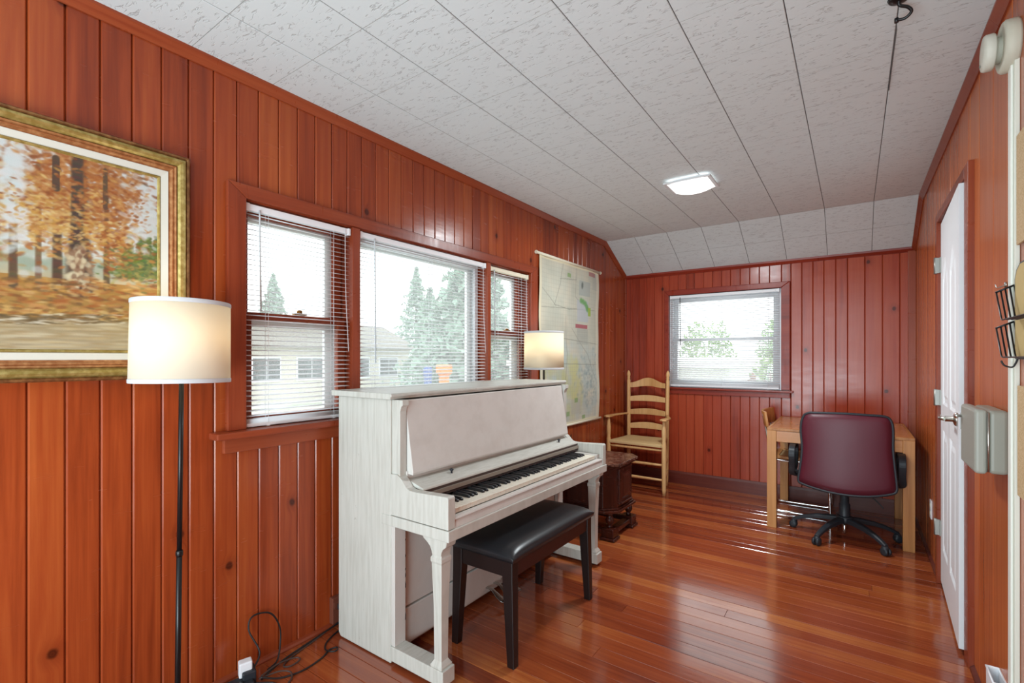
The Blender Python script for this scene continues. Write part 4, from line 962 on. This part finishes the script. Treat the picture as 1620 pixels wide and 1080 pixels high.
for i in range(120):                   # pale mossy bark at the foot of the big tree
    px, py = R3.normal(124, 10), R3.uniform(392, 470); f_ = (py-392)/78; px = 124+(px-124)*(.7+1.1*f_*f_); x, y_ = cpt(px, py)
    c = [(196, 176, 140), (150, 118, 88), (120, 84, 62), (206, 196, 160)][R3.integers(4)]; blob(im, x, y_, R3.uniform(1.5, 3.4), R3.uniform(2, 5), R3.uniform(-.5, .5), c, .7)
for i in range(1500):                  # forest floor
    px, py = R3.uniform(-600, 252), R3.uniform(440, 505); x, y_ = cpt(px, py)
    c = (OR+YE+[(120, 84, 44), (110, 80, 48)])[R3.integers(11)]; blob(im, x, y_, R3.uniform(3, 7), R3.uniform(1, 2.2), R3.uniform(-.25, .25), c, .6)
for i in range(260):
    px, py = R3.normal(80, 60), R3.uniform(497, 512); x, y_ = cpt(px, py); blob(im, x, y_, R3.uniform(3, 8), R3.uniform(.6, 1.4), R3.uniform(-.15, .15), [(92, 76, 50), (214, 206, 184), (120, 92, 52)][R3.integers(3)], .6)
for i in range(420):                   # still water with reflections
    px, py = R3.uniform(-600, 252), R3.uniform(508, 560); x, y_ = cpt(px, py); c = [(176, 160, 128), (196, 182, 150), (160, 132, 88), (188, 164, 118), (150, 130, 98)][R3.integers(5)]
    blob(im, x, y_, R3.uniform(8, 18), R3.uniform(.8, 1.6), 0, c, .45)
for i in range(200):                   # bright openings of sky between the leaves
    a_ = R3.integers(3); px, py = ((R3.normal(22, 12), R3.normal(330, 40)), (R3.normal(226, 14), R3.normal(345, 32)), (R3.normal(15, 14), R3.normal(262, 16)))[a_]
    blob(im, *cpt(px, py), R3.uniform(3, 7), R3.uniform(2, 5), R3.uniform(-1, 1), (198+R3.uniform(-8, 8), 202, 200), .55)
foliage(40, 318, 60, 40, 90, OR+YE, 2.); foliage(205, 330, 40, 40, 60, OR, 2.); foliage(225, 425, 50, 26, 160, [(96, 110, 60), (120, 128, 70), (150, 140, 74), (84, 100, 62)], 2.2)
im = im*.9+im.mean(-1, keepdims=True)*.06
pt = thing('framed_painting', 'large gold-framed oil painting of autumn trees by a stream on the pine wall', 'painting', (0, (PY0+PY1)/2, (PZ0+PZ1)/2))
oy, oz = (PY0+PY1)/2, (PZ0+PZ1)/2
grid_obj('canvas', im, lambda u, v: (u*0+.024, CY0+(CY1-CY0)*u-oy, CZ0+(CZ1-CZ0)*v-oz), vc_mat('oil_paint', .45, .2), pt)
def gold(name, base, hi):
    m = mat(name, base, .38, .55); g = N(m); p = g.n('NewGeometry').outputs['Position']
    n1 = g.n('TexNoise', {'Vector': p, 'Scale': 60., 'Detail': 5.}).outputs[0]; g.link(g.mix(g.n('MapRange', {0: n1, 1: .4, 2: .7}).outputs[0], base, hi), g.b.inputs['Base Color']); return m
GOLD = gold('antique_gold', lin(150, 128, 66), lin(186, 166, 104)); BRZ = gold('bronze_edge', lin(118, 78, 46), lin(160, 116, 72)); COP = gold('copper_band', lin(164, 108, 66), lin(196, 146, 98))
LINER = mat('linen_liner', lin(206, 202, 190), .85)
def frame_ring(name, prof, m, parent=pt):
    """prof: list of (inset from the outer edge, height off the wall)"""
    ob = M((0, oy, oz)); vs = []
    for ins, hgt in prof:
        vs += [(hgt, PY0+ins, PZ0+ins), (hgt, PY1-ins, PZ0+ins), (hgt, PY1-ins, PZ1-ins), (hgt, PY0+ins, PZ1-ins)]
    n = len(prof); fs = [(j*4+i, j*4+(i+1) % 4, (j+1)*4+(i+1) % 4, (j+1)*4+i) for j in range(n-1) for i in range(4)]
    fs += [((n-1)*4+i, (n-1)*4+(i+1) % 4, (i+1) % 4, i) for i in range(4)]
    return ob.add(vs, fs).build(name, m, parent)
frame_ring('outer_edge', [(0, .001), (0, .034), (.004, .040), (.009, .041), (.013, .037), (.013, .001)], BRZ)
frame_ring('gold_moulding', [(.013, .001), (.013, .036), (.018, .044), (.026, .047), (.034, .044), (.040, .037), (.042, .033), (.042, .001)], GOLD)
frame_ring('copper_band', [(.042, .001), (.042, .034), (.045, .038), (.049, .036), (.051, .032), (.054, .034), (.058, .033), (.061, .029), (.066, .028), (.066, .001)], COP)
frame_ring('liner', [(.066, .001), (.066, .027), (.068, .031), (.088, .027), (.090, .024), (.090, .001)], LINER)
frame_ring('inner_fillet', [(.090, .001), (.090, .026), (.093, .029), (.097, .027), (.099, .0245), (.099, .001)], GOLD)
M((0, oy, oz)).box(.002, .022, CY0-.02, CY1+.02, CZ0-.02, CZ1+.02).build('backing', BACKM, pt)
# the wall map
MY0, MY1, MZ0, MZ1 = 3.20, 4.27, .70, 2.085
GW2, GH2 = 200, 280
im = np.zeros((GH2, GW2, 3)); im[:] = (214, 210, 190)
U, V = np.meshgrid(np.linspace(0, 1, GW2), np.linspace(0, 1, GH2))
im += (np.sin(U*9+V*5)*3+np.sin(V*23+U*11)*2)[..., None]
for i in range(500):
    x, y_ = R3.uniform(8, GW2-8), R3.uniform(10, GH2-10); v = y_/GH2
    c = (200, 204, 188) if v > .5 else (188, 204, 200); b = R3.uniform(-10, 8); blob(im, x, y_, R3.uniform(4, 12), R3.uniform(4, 14), R3.uniform(0, 3), (c[0]+b, c[1]+b, c[2]+b), .35, .6)
for i in range(60): blob(im, R3.normal(.52, .06)*GW2, R3.uniform(.1, .42)*GH2, R3.uniform(3, 6), R3.uniform(5, 12), 0, (206, 206, 148), .5, .6)
for i in range(90): blob(im, R3.normal(.30, .14)*GW2, R3.uniform(.05, .35)*GH2, R3.uniform(3, 8), R3.uniform(5, 12), 0, (198, 202, 150), .35, .6)
for i in range(150): blob(im, R3.normal(.8, .1)*GW2, R3.normal(.28, .1)*GH2, R3.uniform(1, 3.4), R3.uniform(1, 4), R3.uniform(0, 3), (150, 168, 168), .45, .5)
for k in range(0, GH2, 7): line(im, [(6, k), (GW2-6, k+R3.uniform(-1, 1))], .55, (176, 176, 160), .16)
for k in range(0, GW2, 7): line(im, [(k, 6), (k, GH2-6)], .55, (176, 176, 160), .16)
def mp(px, py): y_, z_ = at_x(px, py, .012); return ((y_-MY0)/(MY1-MY0)*GW2, (z_-MZ0)/(MZ1-MZ0)*GH2)
for L_ in ([(890, 418), (886, 450), (878, 482), (900, 490), (912, 489)], [(858, 455), (872, 472), (880, 484)], [(886, 441), (912, 443)], [(858, 485), (940, 492)], [(912, 425), (911, 470), (920, 480)], [(860, 530), (945, 545)], [(895, 500), (897, 560), (892, 620), (896, 660)], [(862, 575), (944, 577)], [(905, 520), (930, 560), (940, 600)]):
    line(im, [mp(*p) for p in L_], .6, (140, 142, 130), .5)
def quad(img, x0, x1, y0, y1, c, a=1.):
    xa, ya_ = mp(x0, y1); xb, yb_ = mp(x1, y0); xa, xb, ya_, yb_ = int(xa), int(xb)+1, int(ya_), int(yb_)+1
    img[ya_:yb_, xa:xb] = img[ya_:yb_, xa:xb]*(1-a)+np.array(c)*a
quad(im, 917, 932, 448, 466, (176, 184, 178), .8); quad(im, 914, 930, 478, 508, (188, 196, 204), .7); quad(im, 936, 944, 430, 458, (184, 190, 180), .6)
quad(im, 911, 929, 515, 518, (176, 96, 104), .9); quad(im, 903, 918, 630, 655, (190, 190, 176), .7); quad(im, 930, 940, 433, 436, (170, 96, 100), .6)
for x, y_ in ((920, 476), (923, 478), (926, 481), (928, 486), (929, 490)): blob(im, *mp(x, y_), 5, 5, 0, (112, 166, 100), .85)
quad(im, 930, 934, 488, 500, (160, 186, 80), .9); blob(im, *mp(921, 452), 3, 6, 0, (96, 104, 98), .8)
for x, y_ in ((891, 628), (910, 633), (897, 655), (923, 659), (900, 690)): quad(im, x-2, x+3, y_-4, y_+3, (140, 170, 112), .8)
for k in range(10): quad(im, 914, 930, 521+k*2.4, 521.8+k*2.4, (160, 166, 160), .35)
for k in range(7): quad(im, 904, 917, 632+k*3, 633+k*3, (150, 150, 140), .4)
im = im*.94
im[:4] = (220, 214, 186); im[-4:] = (216, 208, 178); im[:, :7] = im[:, :7]*.4+np.array((224, 216, 184))*.6; im[:, -12:] = im[:, -12:]*.4+np.array((222, 218, 196))*.6
wm = thing('wall_map', 'tall worn paper wall map hanging from a rod, right of the windows', 'map', (0, 3.735, 2.09)); oy, oz = 3.735, 2.09
def mpos(u, v):
    z = MZ0+(MZ1-MZ0)*v
    y_ = MY0+.012*np.sin(v*6.3+.4)+(MY1-MY0-.012*np.sin(v*6.3+.4)+.010*np.sin(v*9))*u
    x = .012+.004*np.sin(u*14+v*3)+.003*np.sin(v*17+u*5); return x, y_-oy, z-oz
sheet = grid_obj('sheet', im, mpos, vc_mat('map_paper', .75), wm)
sm = sheet.modifiers.new('thickness', 'SOLIDIFY'); sm.thickness = .0006
for nm, z, y0, y1 in (('top_rod', 2.092, 3.155, 4.30), ('bottom_rod', .692, 3.18, 4.31)):
    M((0, oy, oz)).tube([(.014, y0, z), (.014, y1, z)], .011, 10).build(nm, CREAM, wm)
for y_ in (3.15, 4.302): M((0, oy, oz)).lathe([(.013, y_-.006), (.015, y_), (.013, y_+.006)], (.014, 0, 2.092), 12, 'y').build('rod_knob', CREAM, wm)
# ------------------------------------------------------------------ right wall fittings
eb = thing('metal_box', 'grey metal utility box with rounded edges on the right-hand wall', 'box', (W, 2.26, 1.0)); O = (W, 2.26, 1.0)
M(O).box(2.372, W-.0, 2.14, 2.385, .898, 1.102).build('body', mat('grey_enamel', lin(148, 146, 134), .4, spec=.4), eb, bevel=.012, seg=3)
M(O).box(2.338, 2.369, 2.138, 2.387, .896, 1.104).build('lid', mat('grey_enamel_lid', lin(158, 158, 148), .4, spec=.4), eb, bevel=.010, seg=3)
M(O).tube([(2.3705, 2.1385, .905), (2.3705, 2.1385, 1.095)], .003, 8).build('hinge', NICKEL, eb)
q = M(O); q.lathe([(.005, 2.338), (.005, 2.330), (.010, 2.328), (.011, 2.322), (.006, 2.319)], (0, 2.37, 1.06), 12, 'x'); q.build('latch_knob', CHROME, eb)
cd = thing('cable_raceway', 'narrow white cable raceway running up the right wall to the heat detector', 'conduit', (W, 2.09, 0)); O = (W, 2.09, 0)
M(O).box(W-.012, W-.0005, 2.024, 2.084, .0, 2.16).build('channel', CREAM if False else mat('raceway_white', lin(222, 222, 208), .45), cd, bevel=.002)
M(O).box(W-.018, W-.012, 2.038, 2.070, .0, 2.16).build('cover', mat('raceway_cover', lin(232, 232, 222), .45), cd, bevel=.002)
sd = thing('smoke_detector', 'round off-white detector with a smaller disc in front, above the raceway', 'detector', (W, 2.10, 2.215)); O = (W, 2.10, 2.215)
DETM = mat('detector_plastic', lin(196, 192, 174), .55)
M(O).lathe([(.072, W), (.075, W-.006), (.075, W-.028), (.070, W-.034), (.062, W-.037), (.058, W-.034), (.03, W-.034)], (0, 2.065, 2.215), 40, 'x').build('base', DETM, sd)
M(O).lathe([(.038, W-.032), (.038, W-.046), (.050, W-.048), (.053, W-.052), (.053, W-.068), (.050, W-.073), (.02, W-.075)], (0, 2.075, 2.215), 36, 'x').build('sensor_head', mat('detector_white', lin(206, 204, 190), .55), sd)
M(O).lathe([(.004, W-.073), (.004, W-.0765)], (0, 2.10, 2.19), 8, 'x').build('indicator', mat('indicator_grey', lin(120, 126, 116), .4), sd)
# pegboards and wire racks just inside the frame's right edge
PEG = mat('pegboard', lin(206, 176, 134), .8); g = N(PEG); p = g.n('NewGeometry').outputs['Position']
g.link(g.mix(g.n('MapRange', {0: g.n('TexNoise', {'Vector': p, 'Scale': 300.}).outputs[0], 1: .4, 2: .6}).outputs[0], lin(190, 158, 114), lin(212, 184, 144)), g.b.inputs['Base Color'])
tag(M((W, 1.9, 1.7)).box(W-.012, W-.004, 1.62, 2.008, 1.60, 1.92).build('pegboard', PEG, bevel=.002, loc=(W, 1.9, 1.7)), 'tan pegboard panel high beside the raceway', 'pegboard')
tag(M((W, 1.9, 1.1)).box(W-.012, W-.004, 1.62, 1.998, .87, 1.19).build('pegboard', PEG, bevel=.002, loc=(W, 1.9, 1.1)), 'lower tan pegboard panel at the height of the metal box', 'pegboard')
hb = thing('cutting_board', 'tan board with a dark rounded rim hanging behind the wire racks', 'board', (W, 1.9, 1.4)); O = (W, 1.9, 1.4)
M(O).prism([(1.66, 1.27), (2.012, 1.27), (2.012, 1.50), (1.995, 1.525), (1.96, 1.54), (1.66, 1.54)], 'x', W-.014, W-.005).build('panel', mat('tan_board', lin(204, 178, 120), .7), hb, bevel=.002)
M(O).tube([(W-.010, 1.66, 1.27), (W-.010, 2.012, 1.27), (W-.010, 2.012, 1.50), (W-.010, 1.995, 1.525), (W-.010, 1.96, 1.54), (W-.010, 1.66, 1.54)], .0045, 8).build('rim', BLACKP, hb)
def rack(z0, label):
    t = thing('wire_rack', label, 'rack', (W, 1.95, z0), group=None); O = (W, 1.95, z0)
    n = 5; xs_ = [W-.050+.0095*i for i in range(n)]
    rz = lambda i: z0+.075+.005*i
    M(O).tube([(xs_[0]-.002, 2.03, rz(0)), (W-.006, 2.03, rz(4.4))], .0028, 6).build('rim', BLACKM, t)
    M(O).tube([(xs_[0]-.002, 1.66, rz(0)), (W-.006, 1.66, rz(4.4))], .0028, 6).build('rim', BLACKM, t)
    for i, x in enumerate(xs_):
        M(O).tube(rnd_path([(x, 2.03, rz(i)), (x, 1.965, z0-.012), (x, 1.72, z0-.012), (x, 1.66, rz(i))], .012, 4), .0022, 6).build('wire', BLACKM, t)
    return t
rack(1.392, 'upper black wire rack on the right wall'); rack(1.284, 'lower black wire rack on the right wall')
t = thing('wire_hook', 'black double wire hook below the wire racks', 'hook', (W, 2.0, 1.24)); O = (W, 2.0, 1.24)
M(O).tube(curve_pts([(W-.045, 2.0, 1.262), (W-.038, 2.0, 1.248), (W-.022, 2.0, 1.243), (W-.014, 2.0, 1.256), (W-.010, 2.0, 1.27)]), .0024, 6).build('wire', BLACKM, t)
t = thing('cup_hook', 'small white key hook screwed to the right wall', 'hook', (W, 2.18, 1.50)); O = (W, 2.18, 1.50)
M(O).lathe([(.010, W), (.009, W-.005), (.003, W-.007)], (0, 2.18, 1.505), 12, 'x').build('rosette', NICKEL, t)
M(O).tube(curve_pts([(W-.004, 2.18, 1.503), (W-.022, 2.18, 1.497), (W-.026, 2.18, 1.508)]), .002, 6).build('hook', NICKEL, t)
t = thing('ceiling_hook', 'black twisted metal hook screwed into a ceiling tile seam', 'hook', (2.137, 1.98, H)); O = (2.137, 1.98, H)
M(O).lathe([(.004, H), (.030, H-.001), (.026, H-.008), (.010, H-.012)], (2.137, 1.97, 0), 16).build('mounting_plate', BLACKM, t)
M(O).tube(curve_pts([(2.137, 1.97, H-.010), (2.139, 1.975, H-.022), (2.160, 1.985, H-.030), (2.170, 1.995, H-.042), (2.155, 2.005, H-.052), (2.133, 2.005, H-.050)]), .0048, 8).build('hook', BLACKM, t)
t = thing('ceiling_wire', 'thin grey wire stretched along the ceiling seam from the hook', 'wire', (2.13, 2.4, H)); O = (2.13, 2.4, H)
M(O).tube([(2.133, 2.005, H-.05), (2.140, 2.12, H-.020), (2.142, 2.62, H-.003)], .0014, 6).build('strand', mat('wire_grey', lin(96, 96, 94), .5), t)
M(O).lathe([(.006, H-.058), (.006, H-.044)], (2.133, 2.005, 0), 10).build('ferrule', BLACKM, t)
# white plastic items at the foot of the right wall
t = thing('plastic_tub', 'white angular plastic box edge standing at the foot of the raceway', 'box', (2.40, 2.2, 0)); O = (2.40, 2.2, 0)
m = M(O); a, b, hh = .016, .055, .225
vs = []
for k, z in ((.9, 0), (1, hh), (.9, hh), (.82, .008)):
    vs += [(2.402-a*k, 2.215-b*k, z), (2.402+a*k, 2.215-b*k, z), (2.402+a*k, 2.215+b*k, z), (2.402-a*k, 2.215+b*k, z)]
m.add(vs, [(j*4+i, j*4+(i+1) % 4, (j+1)*4+(i+1) % 4, (j+1)*4+i) for j in range(3) for i in range(4)]+[(0, 1, 2, 3), (12, 13, 14, 15)]); m.build('tub', WHITE, t, bevel=.003)
M(O).tube([(2.402-a, 2.215-b, hh), (2.402+a, 2.215-b, hh), (2.402+a, 2.215+b, hh), (2.402-a, 2.215+b, hh)], .003, 8, closed=True).build('rim', WHITE, t)
# outlets and cords
t = thing('wall_outlet', 'white outlet low on the right wall behind the desk leg', 'outlet', (W, 4.03, .31)); O = (W, 4.03, .31)
M(O).box(W-.006, W, 3.99, 4.06, .255, .37).build('cover_plate', WHITE, t, bevel=.002)
for z in (.285, .335): M(O).lathe([(.015, W-.006), (.015, W-.008)], (0, 4.025, z), 12, 'x').build('socket', CREAM, t)
t = thing('wall_outlet', 'brown surface-mounted outlet low on the left wall behind the piano', 'outlet', (0, 1.385, .06)); O = (0, 1.385, .06)
BR = mat('brown_bakelite', lin(112, 62, 46), .5)
M(O).box(0, .028, 1.355, 1.425, .018, .14).build('box', BR, t, bevel=.003); M(O).box(.028, .032, 1.360, 1.420, .09, .12).build('cover_plate', BR, t, bevel=.001)
M(O).box(.032, .055, 1.375, 1.40, .085, .11).build('plug', BLACKP, t, bevel=.003)
ps = thing('power_strip', 'black power strip with a white plug adapter on the floor by the pine wall', 'power strip', (.09, .93, 0)); O = (.09, .93, 0)
M(O).prism([(.045, .76), (.115, .74), (.155, .93), (.085, .95)], 'z', 0, .034).build('housing', BLACKP, ps, bevel=.005)
for k in range(3): M(O).lathe([(.016, .034), (.016, .036), (.010, .0362)], (.088+.017*k-.0, .79+.05*k, 0), 14).build('socket', BLACKM, ps)
M(O).prism([(.055, .925), (.115, .905), (.13, .95), (.07, .97)], 'z', .0, .060).build('plug', BLACKP, ps, bevel=.005)
ad = tag(M((.085, .93, .05)).prism([(.062, .912), (.098, .900), (.110, .945), (.074, .957)], 'z', .036, .092).build('plug_adapter', WHITE, loc=(.085, .93, .05), bevel=.005), 'white square plug adapter in the black power strip', 'adapter')
def cord(name, label, pts, r=.0035, m=CORDM):
    o = pts[0]; c = M(o).tube(curve_pts(pts, 7), r, 8).build(name, m, loc=o); return tag(c, label, 'cable', None)
cord('cable', 'black cord looping up in front of the pine wall', [(.10, .95, .05), (.075, .99, .09), (.03, .97, .17), (.018, .99, .215), (.02, 1.06, .20), (.022, 1.10, .13), (.03, 1.10, .06), (.06, 1.07, .01), (.08, 1.02, .006)])
cord('cable', 'black cord along the wall foot running behind the piano', [(.13, .97, .012), (.10, 1.03, .012), (.075, 1.10, .010), (.055, 1.2, .010), (.04, 1.3, .012), (.035, 1.42, .03), (.04, 1.46, .08)], .004)
cord('cable', 'black cord with a small curl on the floor before the piano', [(.14, .96, .03), (.17, 1.02, .006), (.20, 1.10, .005), (.19, 1.19, .005), (.165, 1.245, .005), (.185, 1.27, .010), (.205, 1.25, .012), (.185, 1.232, .012), (.14, 1.24, .005), (.10, 1.28, .005), (.07, 1.36, .006), (.06, 1.46, .006)])
cord('cable', 'brown cord snaking loosely beside the power strip', [(.13, .96, .02), (.15, 1.03, .02), (.18, 1.06, .012), (.215, 1.04, .006), (.24, .98, .005), (.27, .90, .005)], .0032, CORDB)
cord('cable', 'black cord crossing the floor out of the picture', [(.145, .94, .02), (.175, .99, .006), (.215, .985, .005), (.235, .93, .005), (.245, .84, .005), (.25, .7, .005)])
cord('cable', 'brown cord in a short loop against the skirting', [(.12, .975, .02), (.10, 1.05, .02), (.105, 1.12, .012), (.13, 1.13, .010), (.135, 1.09, .006), (.11, 1.07, .005), (.08, 1.12, .005), (.05, 1.25, .006), (.03, 1.38, .02)], .0032, CORDB)
cord('cable', 'dark cord hanging behind the right end of the piano', [(.30, 2.80, .80), (.305, 2.775, .76), (.34, 2.765, .70), (.33, 2.77, .5), (.3, 2.79, .2), (.26, 2.82, .012)], .003, CORDB)
# ------------------------------------------------------------------ outside the windows
GZ = -.55
gm = mat('outside_ground', lin(150, 150, 140), .9); g = N(gm); p = g.n('NewGeometry').outputs['Position']
g.link(g.ramp(g.n('TexNoise', {'Vector': p, 'Scale': .5, 'Detail': 4.}).outputs[0], [(.4, lin(160, 164, 146)), (.55, lin(206, 204, 196))]), g.b.inputs['Base Color'])
gr = M().add([(-45, -25, GZ), (-.13, -25, GZ), (-.13, 40, GZ), (-45, 40, GZ), (-.13, L+.13, GZ), (30, L+.13, GZ), (30, 40, GZ)], [(0, 1, 2, 3), (4, 5, 6, 2)])
struct(gr.build('ground', gm, recalc=False))
LEAFD = mat('needle_green', lin(140, 164, 148), .8); LEAFG = mat('leaf_green', lin(140, 170, 100), .8); BARK = mat('bark', lin(70, 58, 48), .9)
def leaves(name, m, parent, cen, fn, n, size, seed):
    r = np.random.default_rng(seed); c = np.array([fn(r) for _ in range(n)]); a = r.normal(size=(n, 3)); a /= np.linalg.norm(a, axis=1)[:, None]; b = np.cross(a, r.normal(size=(n, 3))); b /= np.linalg.norm(b, axis=1)[:, None]
    s1 = r.uniform(.6, 1.3, (n, 1))*size; v = np.stack([c-a*s1, c-b*s1*.45, c+a*s1, c+b*s1*.45], 1).reshape(-1, 3)
    me = bpy.data.meshes.new(name); me.from_pydata(v.tolist(), [], [(4*i, 4*i+1, 4*i+2, 4*i+3) for i in range(n)]); me.materials.append(m)
    o = bpy.data.objects.new(name, me); COL.objects.link(o); o.parent = parent; o['kind'] = 'stuff'; return o
def conifer(x, y, h, r, label, seed, n=5000, z=GZ):
    t = thing('conifer_tree', label, 'tree', (x, y, z), (0, 0, seed), 'conifers outside')
    M().tube([(0, 0, 0), (0, 0, h*.5), (0, 0, h*.95)], [.16, .1, .02], 8).build('trunk', BARK, t)
    def fn(q):
        k = q.uniform(0, 1)**1.3; lay = (k*14) % 1; rr = r*(1-k)*(1-.45*lay)*math.sqrt(q.uniform(.15, 1)); a = q.uniform(0, 2*PI); rr *= 1+.35*math.sin(a*3+k*21+seed)*math.sin(k*40+seed)
        return (rr*math.cos(a), rr*math.sin(a), h*(.12+.88*k)-rr*.18)
    leaves('foliage', LEAFD, t, None, fn, n, .16, seed)
def shrub(x, y, rx, ry, h, label, seed, m=LEAFG, z=GZ, n=2500, size=.07):
    t = thing('shrub', label, 'shrub', (x, y, z), (0, 0, 0), 'shrubs outside')
    M().tube([(0, 0, 0), (0, 0, h*.6)], [.04, .02], 6).build('stem', BARK, t)
    def fn(q):
        a, b = q.uniform(0, 2*PI), q.uniform(0, 1); k = q.uniform(.4, 1)**.4; s_ = math.sqrt(1-(b*.9)**2); w = 1+.15*math.sin(a*3+seed)
        return (rx*k*s_*w*math.cos(a), ry*k*s_*w*math.sin(a), h*(.08+.92*b*k))
    leaves('foliage', m, t, None, fn, n, size, seed)
conifer(-27, 15.6, 6.9, 2.6, 'green conifer rising behind the pale house outside', 2, 3200)
conifer(-25.5, 19.2, 6.0, 2.2, 'smaller conifer right of the pale house outside', 3, 2600)
conifer(-24, 24.6, 8.4, 3.0, 'distant conifer left in the picture window', 4, 3600)
conifer(-15, 17.0, 5.2, 2.0, 'mid-distance conifer left of the large one', 9, 2600)
conifer(-7.5, 11.3, 6.3, 2.5, 'large dense conifer filling the right half of the picture window', 5, 10000)
conifer(-7.5, 16.2, 6.0, 2.3, 'dark conifer outside the narrow window nearest the map', 6, 7000)
for k, (x, y, a, b, hh) in enumerate(((-7.2, 8.6, .9, .7, 1.05), (-7.0, 9.7, .8, .7, 1.0), (-6.6, 11.4, 1, .8, 1.1))):
    shrub(x, y, a, b, hh, ('low hedge shrub at the foot of the picture window view, left one', 'low hedge shrub beside the orange bin, middle one', 'low hedge shrub right of the orange bin')[k], 20+k, LEAFD, n=3000)
t = thing('orange_bin', 'bright orange bin with a flared top seen through the picture window', 'bin', (-5.0, 7.42, GZ)); 
M().lathe([(.13, 0), (.15, 1.46), (.23, 1.50), (.235, 1.66), (.21, 1.68), (.18, 1.64)], n=4, smooth=False).build('body', mat('orange_plastic', lin(224, 130, 24), .5), t, bevel=.01)
t = thing('blue_bin', 'blue bin standing left of the orange one outside', 'bin', (-5.1, 7.05, GZ))
M().lathe([(.10, 0), (.11, 1.45), (.13, 1.47), (.13, 1.6), (.09, 1.63)], n=4, smooth=False).build('body', mat('blue_plastic', lin(60, 84, 150), .5), t, bevel=.01)
def house(loc, rz, label, w, d, h, roofh, wallc, roofc, wins):
    t = thing('house', label, 'house', loc, (0, 0, rz), 'houses outside')
    M().box(-w/2, w/2, -d/2, d/2, 0, h).build('wall', wallc, t)
    M().prism([(-d/2-.4, h-.08), (d/2+.4, h-.08), (d/2+.4, h+.05), (0, h+roofh), (-d/2-.4, h+.05)], 'x', -w/2-.3, w/2+.3).build('roof', roofc, t)
    for (x, z, ww, hh) in wins:
        f = M().box(x-ww/2-.06, x+ww/2+.06, -d/2-.05, -d/2+.01, z-.06, z+hh+.06).build('window', WHITE, t)
        M().box(x-ww/2, x-.02, -d/2-.06, -d/2-.04, z, z+hh).build('pane', mat('dark_pane', lin(70, 78, 80), .1), f); M().box(x+.02, x+ww/2, -d/2-.06, -d/2-.04, z, z+hh).build('pane', mat('dark_pane', lin(70, 78, 80), .1), f)
    return t
SID = mat('pale_siding', lin(206, 200, 186), .8); g = N(SID); sp = g.n('SeparateXYZ', {0: g.n('NewGeometry').outputs['Position']})
g.bump(g.math('FRACT', g.math('MULTIPLY', sp.outputs[2], 7.)), .6, .02)
RF = mat('roof_shingle', lin(130, 124, 116), .9)
house((-20, 13.4, GZ), PI/2, 'pale low house across the road seen through the first window', 9, 5, 2.3, 1.3, SID, RF, [(-3.2, .9, 1.1, .9), (-1.2, .9, 1.3, .9), (1.2, .9, 1.3, .9), (3.1, .9, 1.1, .9)])
house((-2.2, 12.2, GZ), 0, 'low white outbuilding behind the far window', 4.5, 5, 1.72, .12, mat('white_siding', lin(232, 230, 226), .8), mat('pale_roof', lin(214, 212, 206), .8), [(-1.2, .8, .9, .6)])
shrub(-1.85, 16.3, 1.0, .6, 3.0, 'green shrub left in the far window view', 31, n=2600); shrub(.6, 16.4, 1.3, .6, 3.2, 'bright green shrub right in the far window view', 32, n=4200)
shrub(.95, 8.2, .55, .4, 1.6, 'low reddish shrub at the lower right of the far window', 33, mat('red_leaf', lin(158, 112, 88), .8), n=1100)
shrub(1.0, 9.6, .7, .4, 1.9, 'pale green shrub behind the reddish one outside', 34, n=1100)
struct(M().box(FX0-.5, FX1+.6, L+.13, L+.35, 2.0, 2.06).build('trim_21', WHITE))
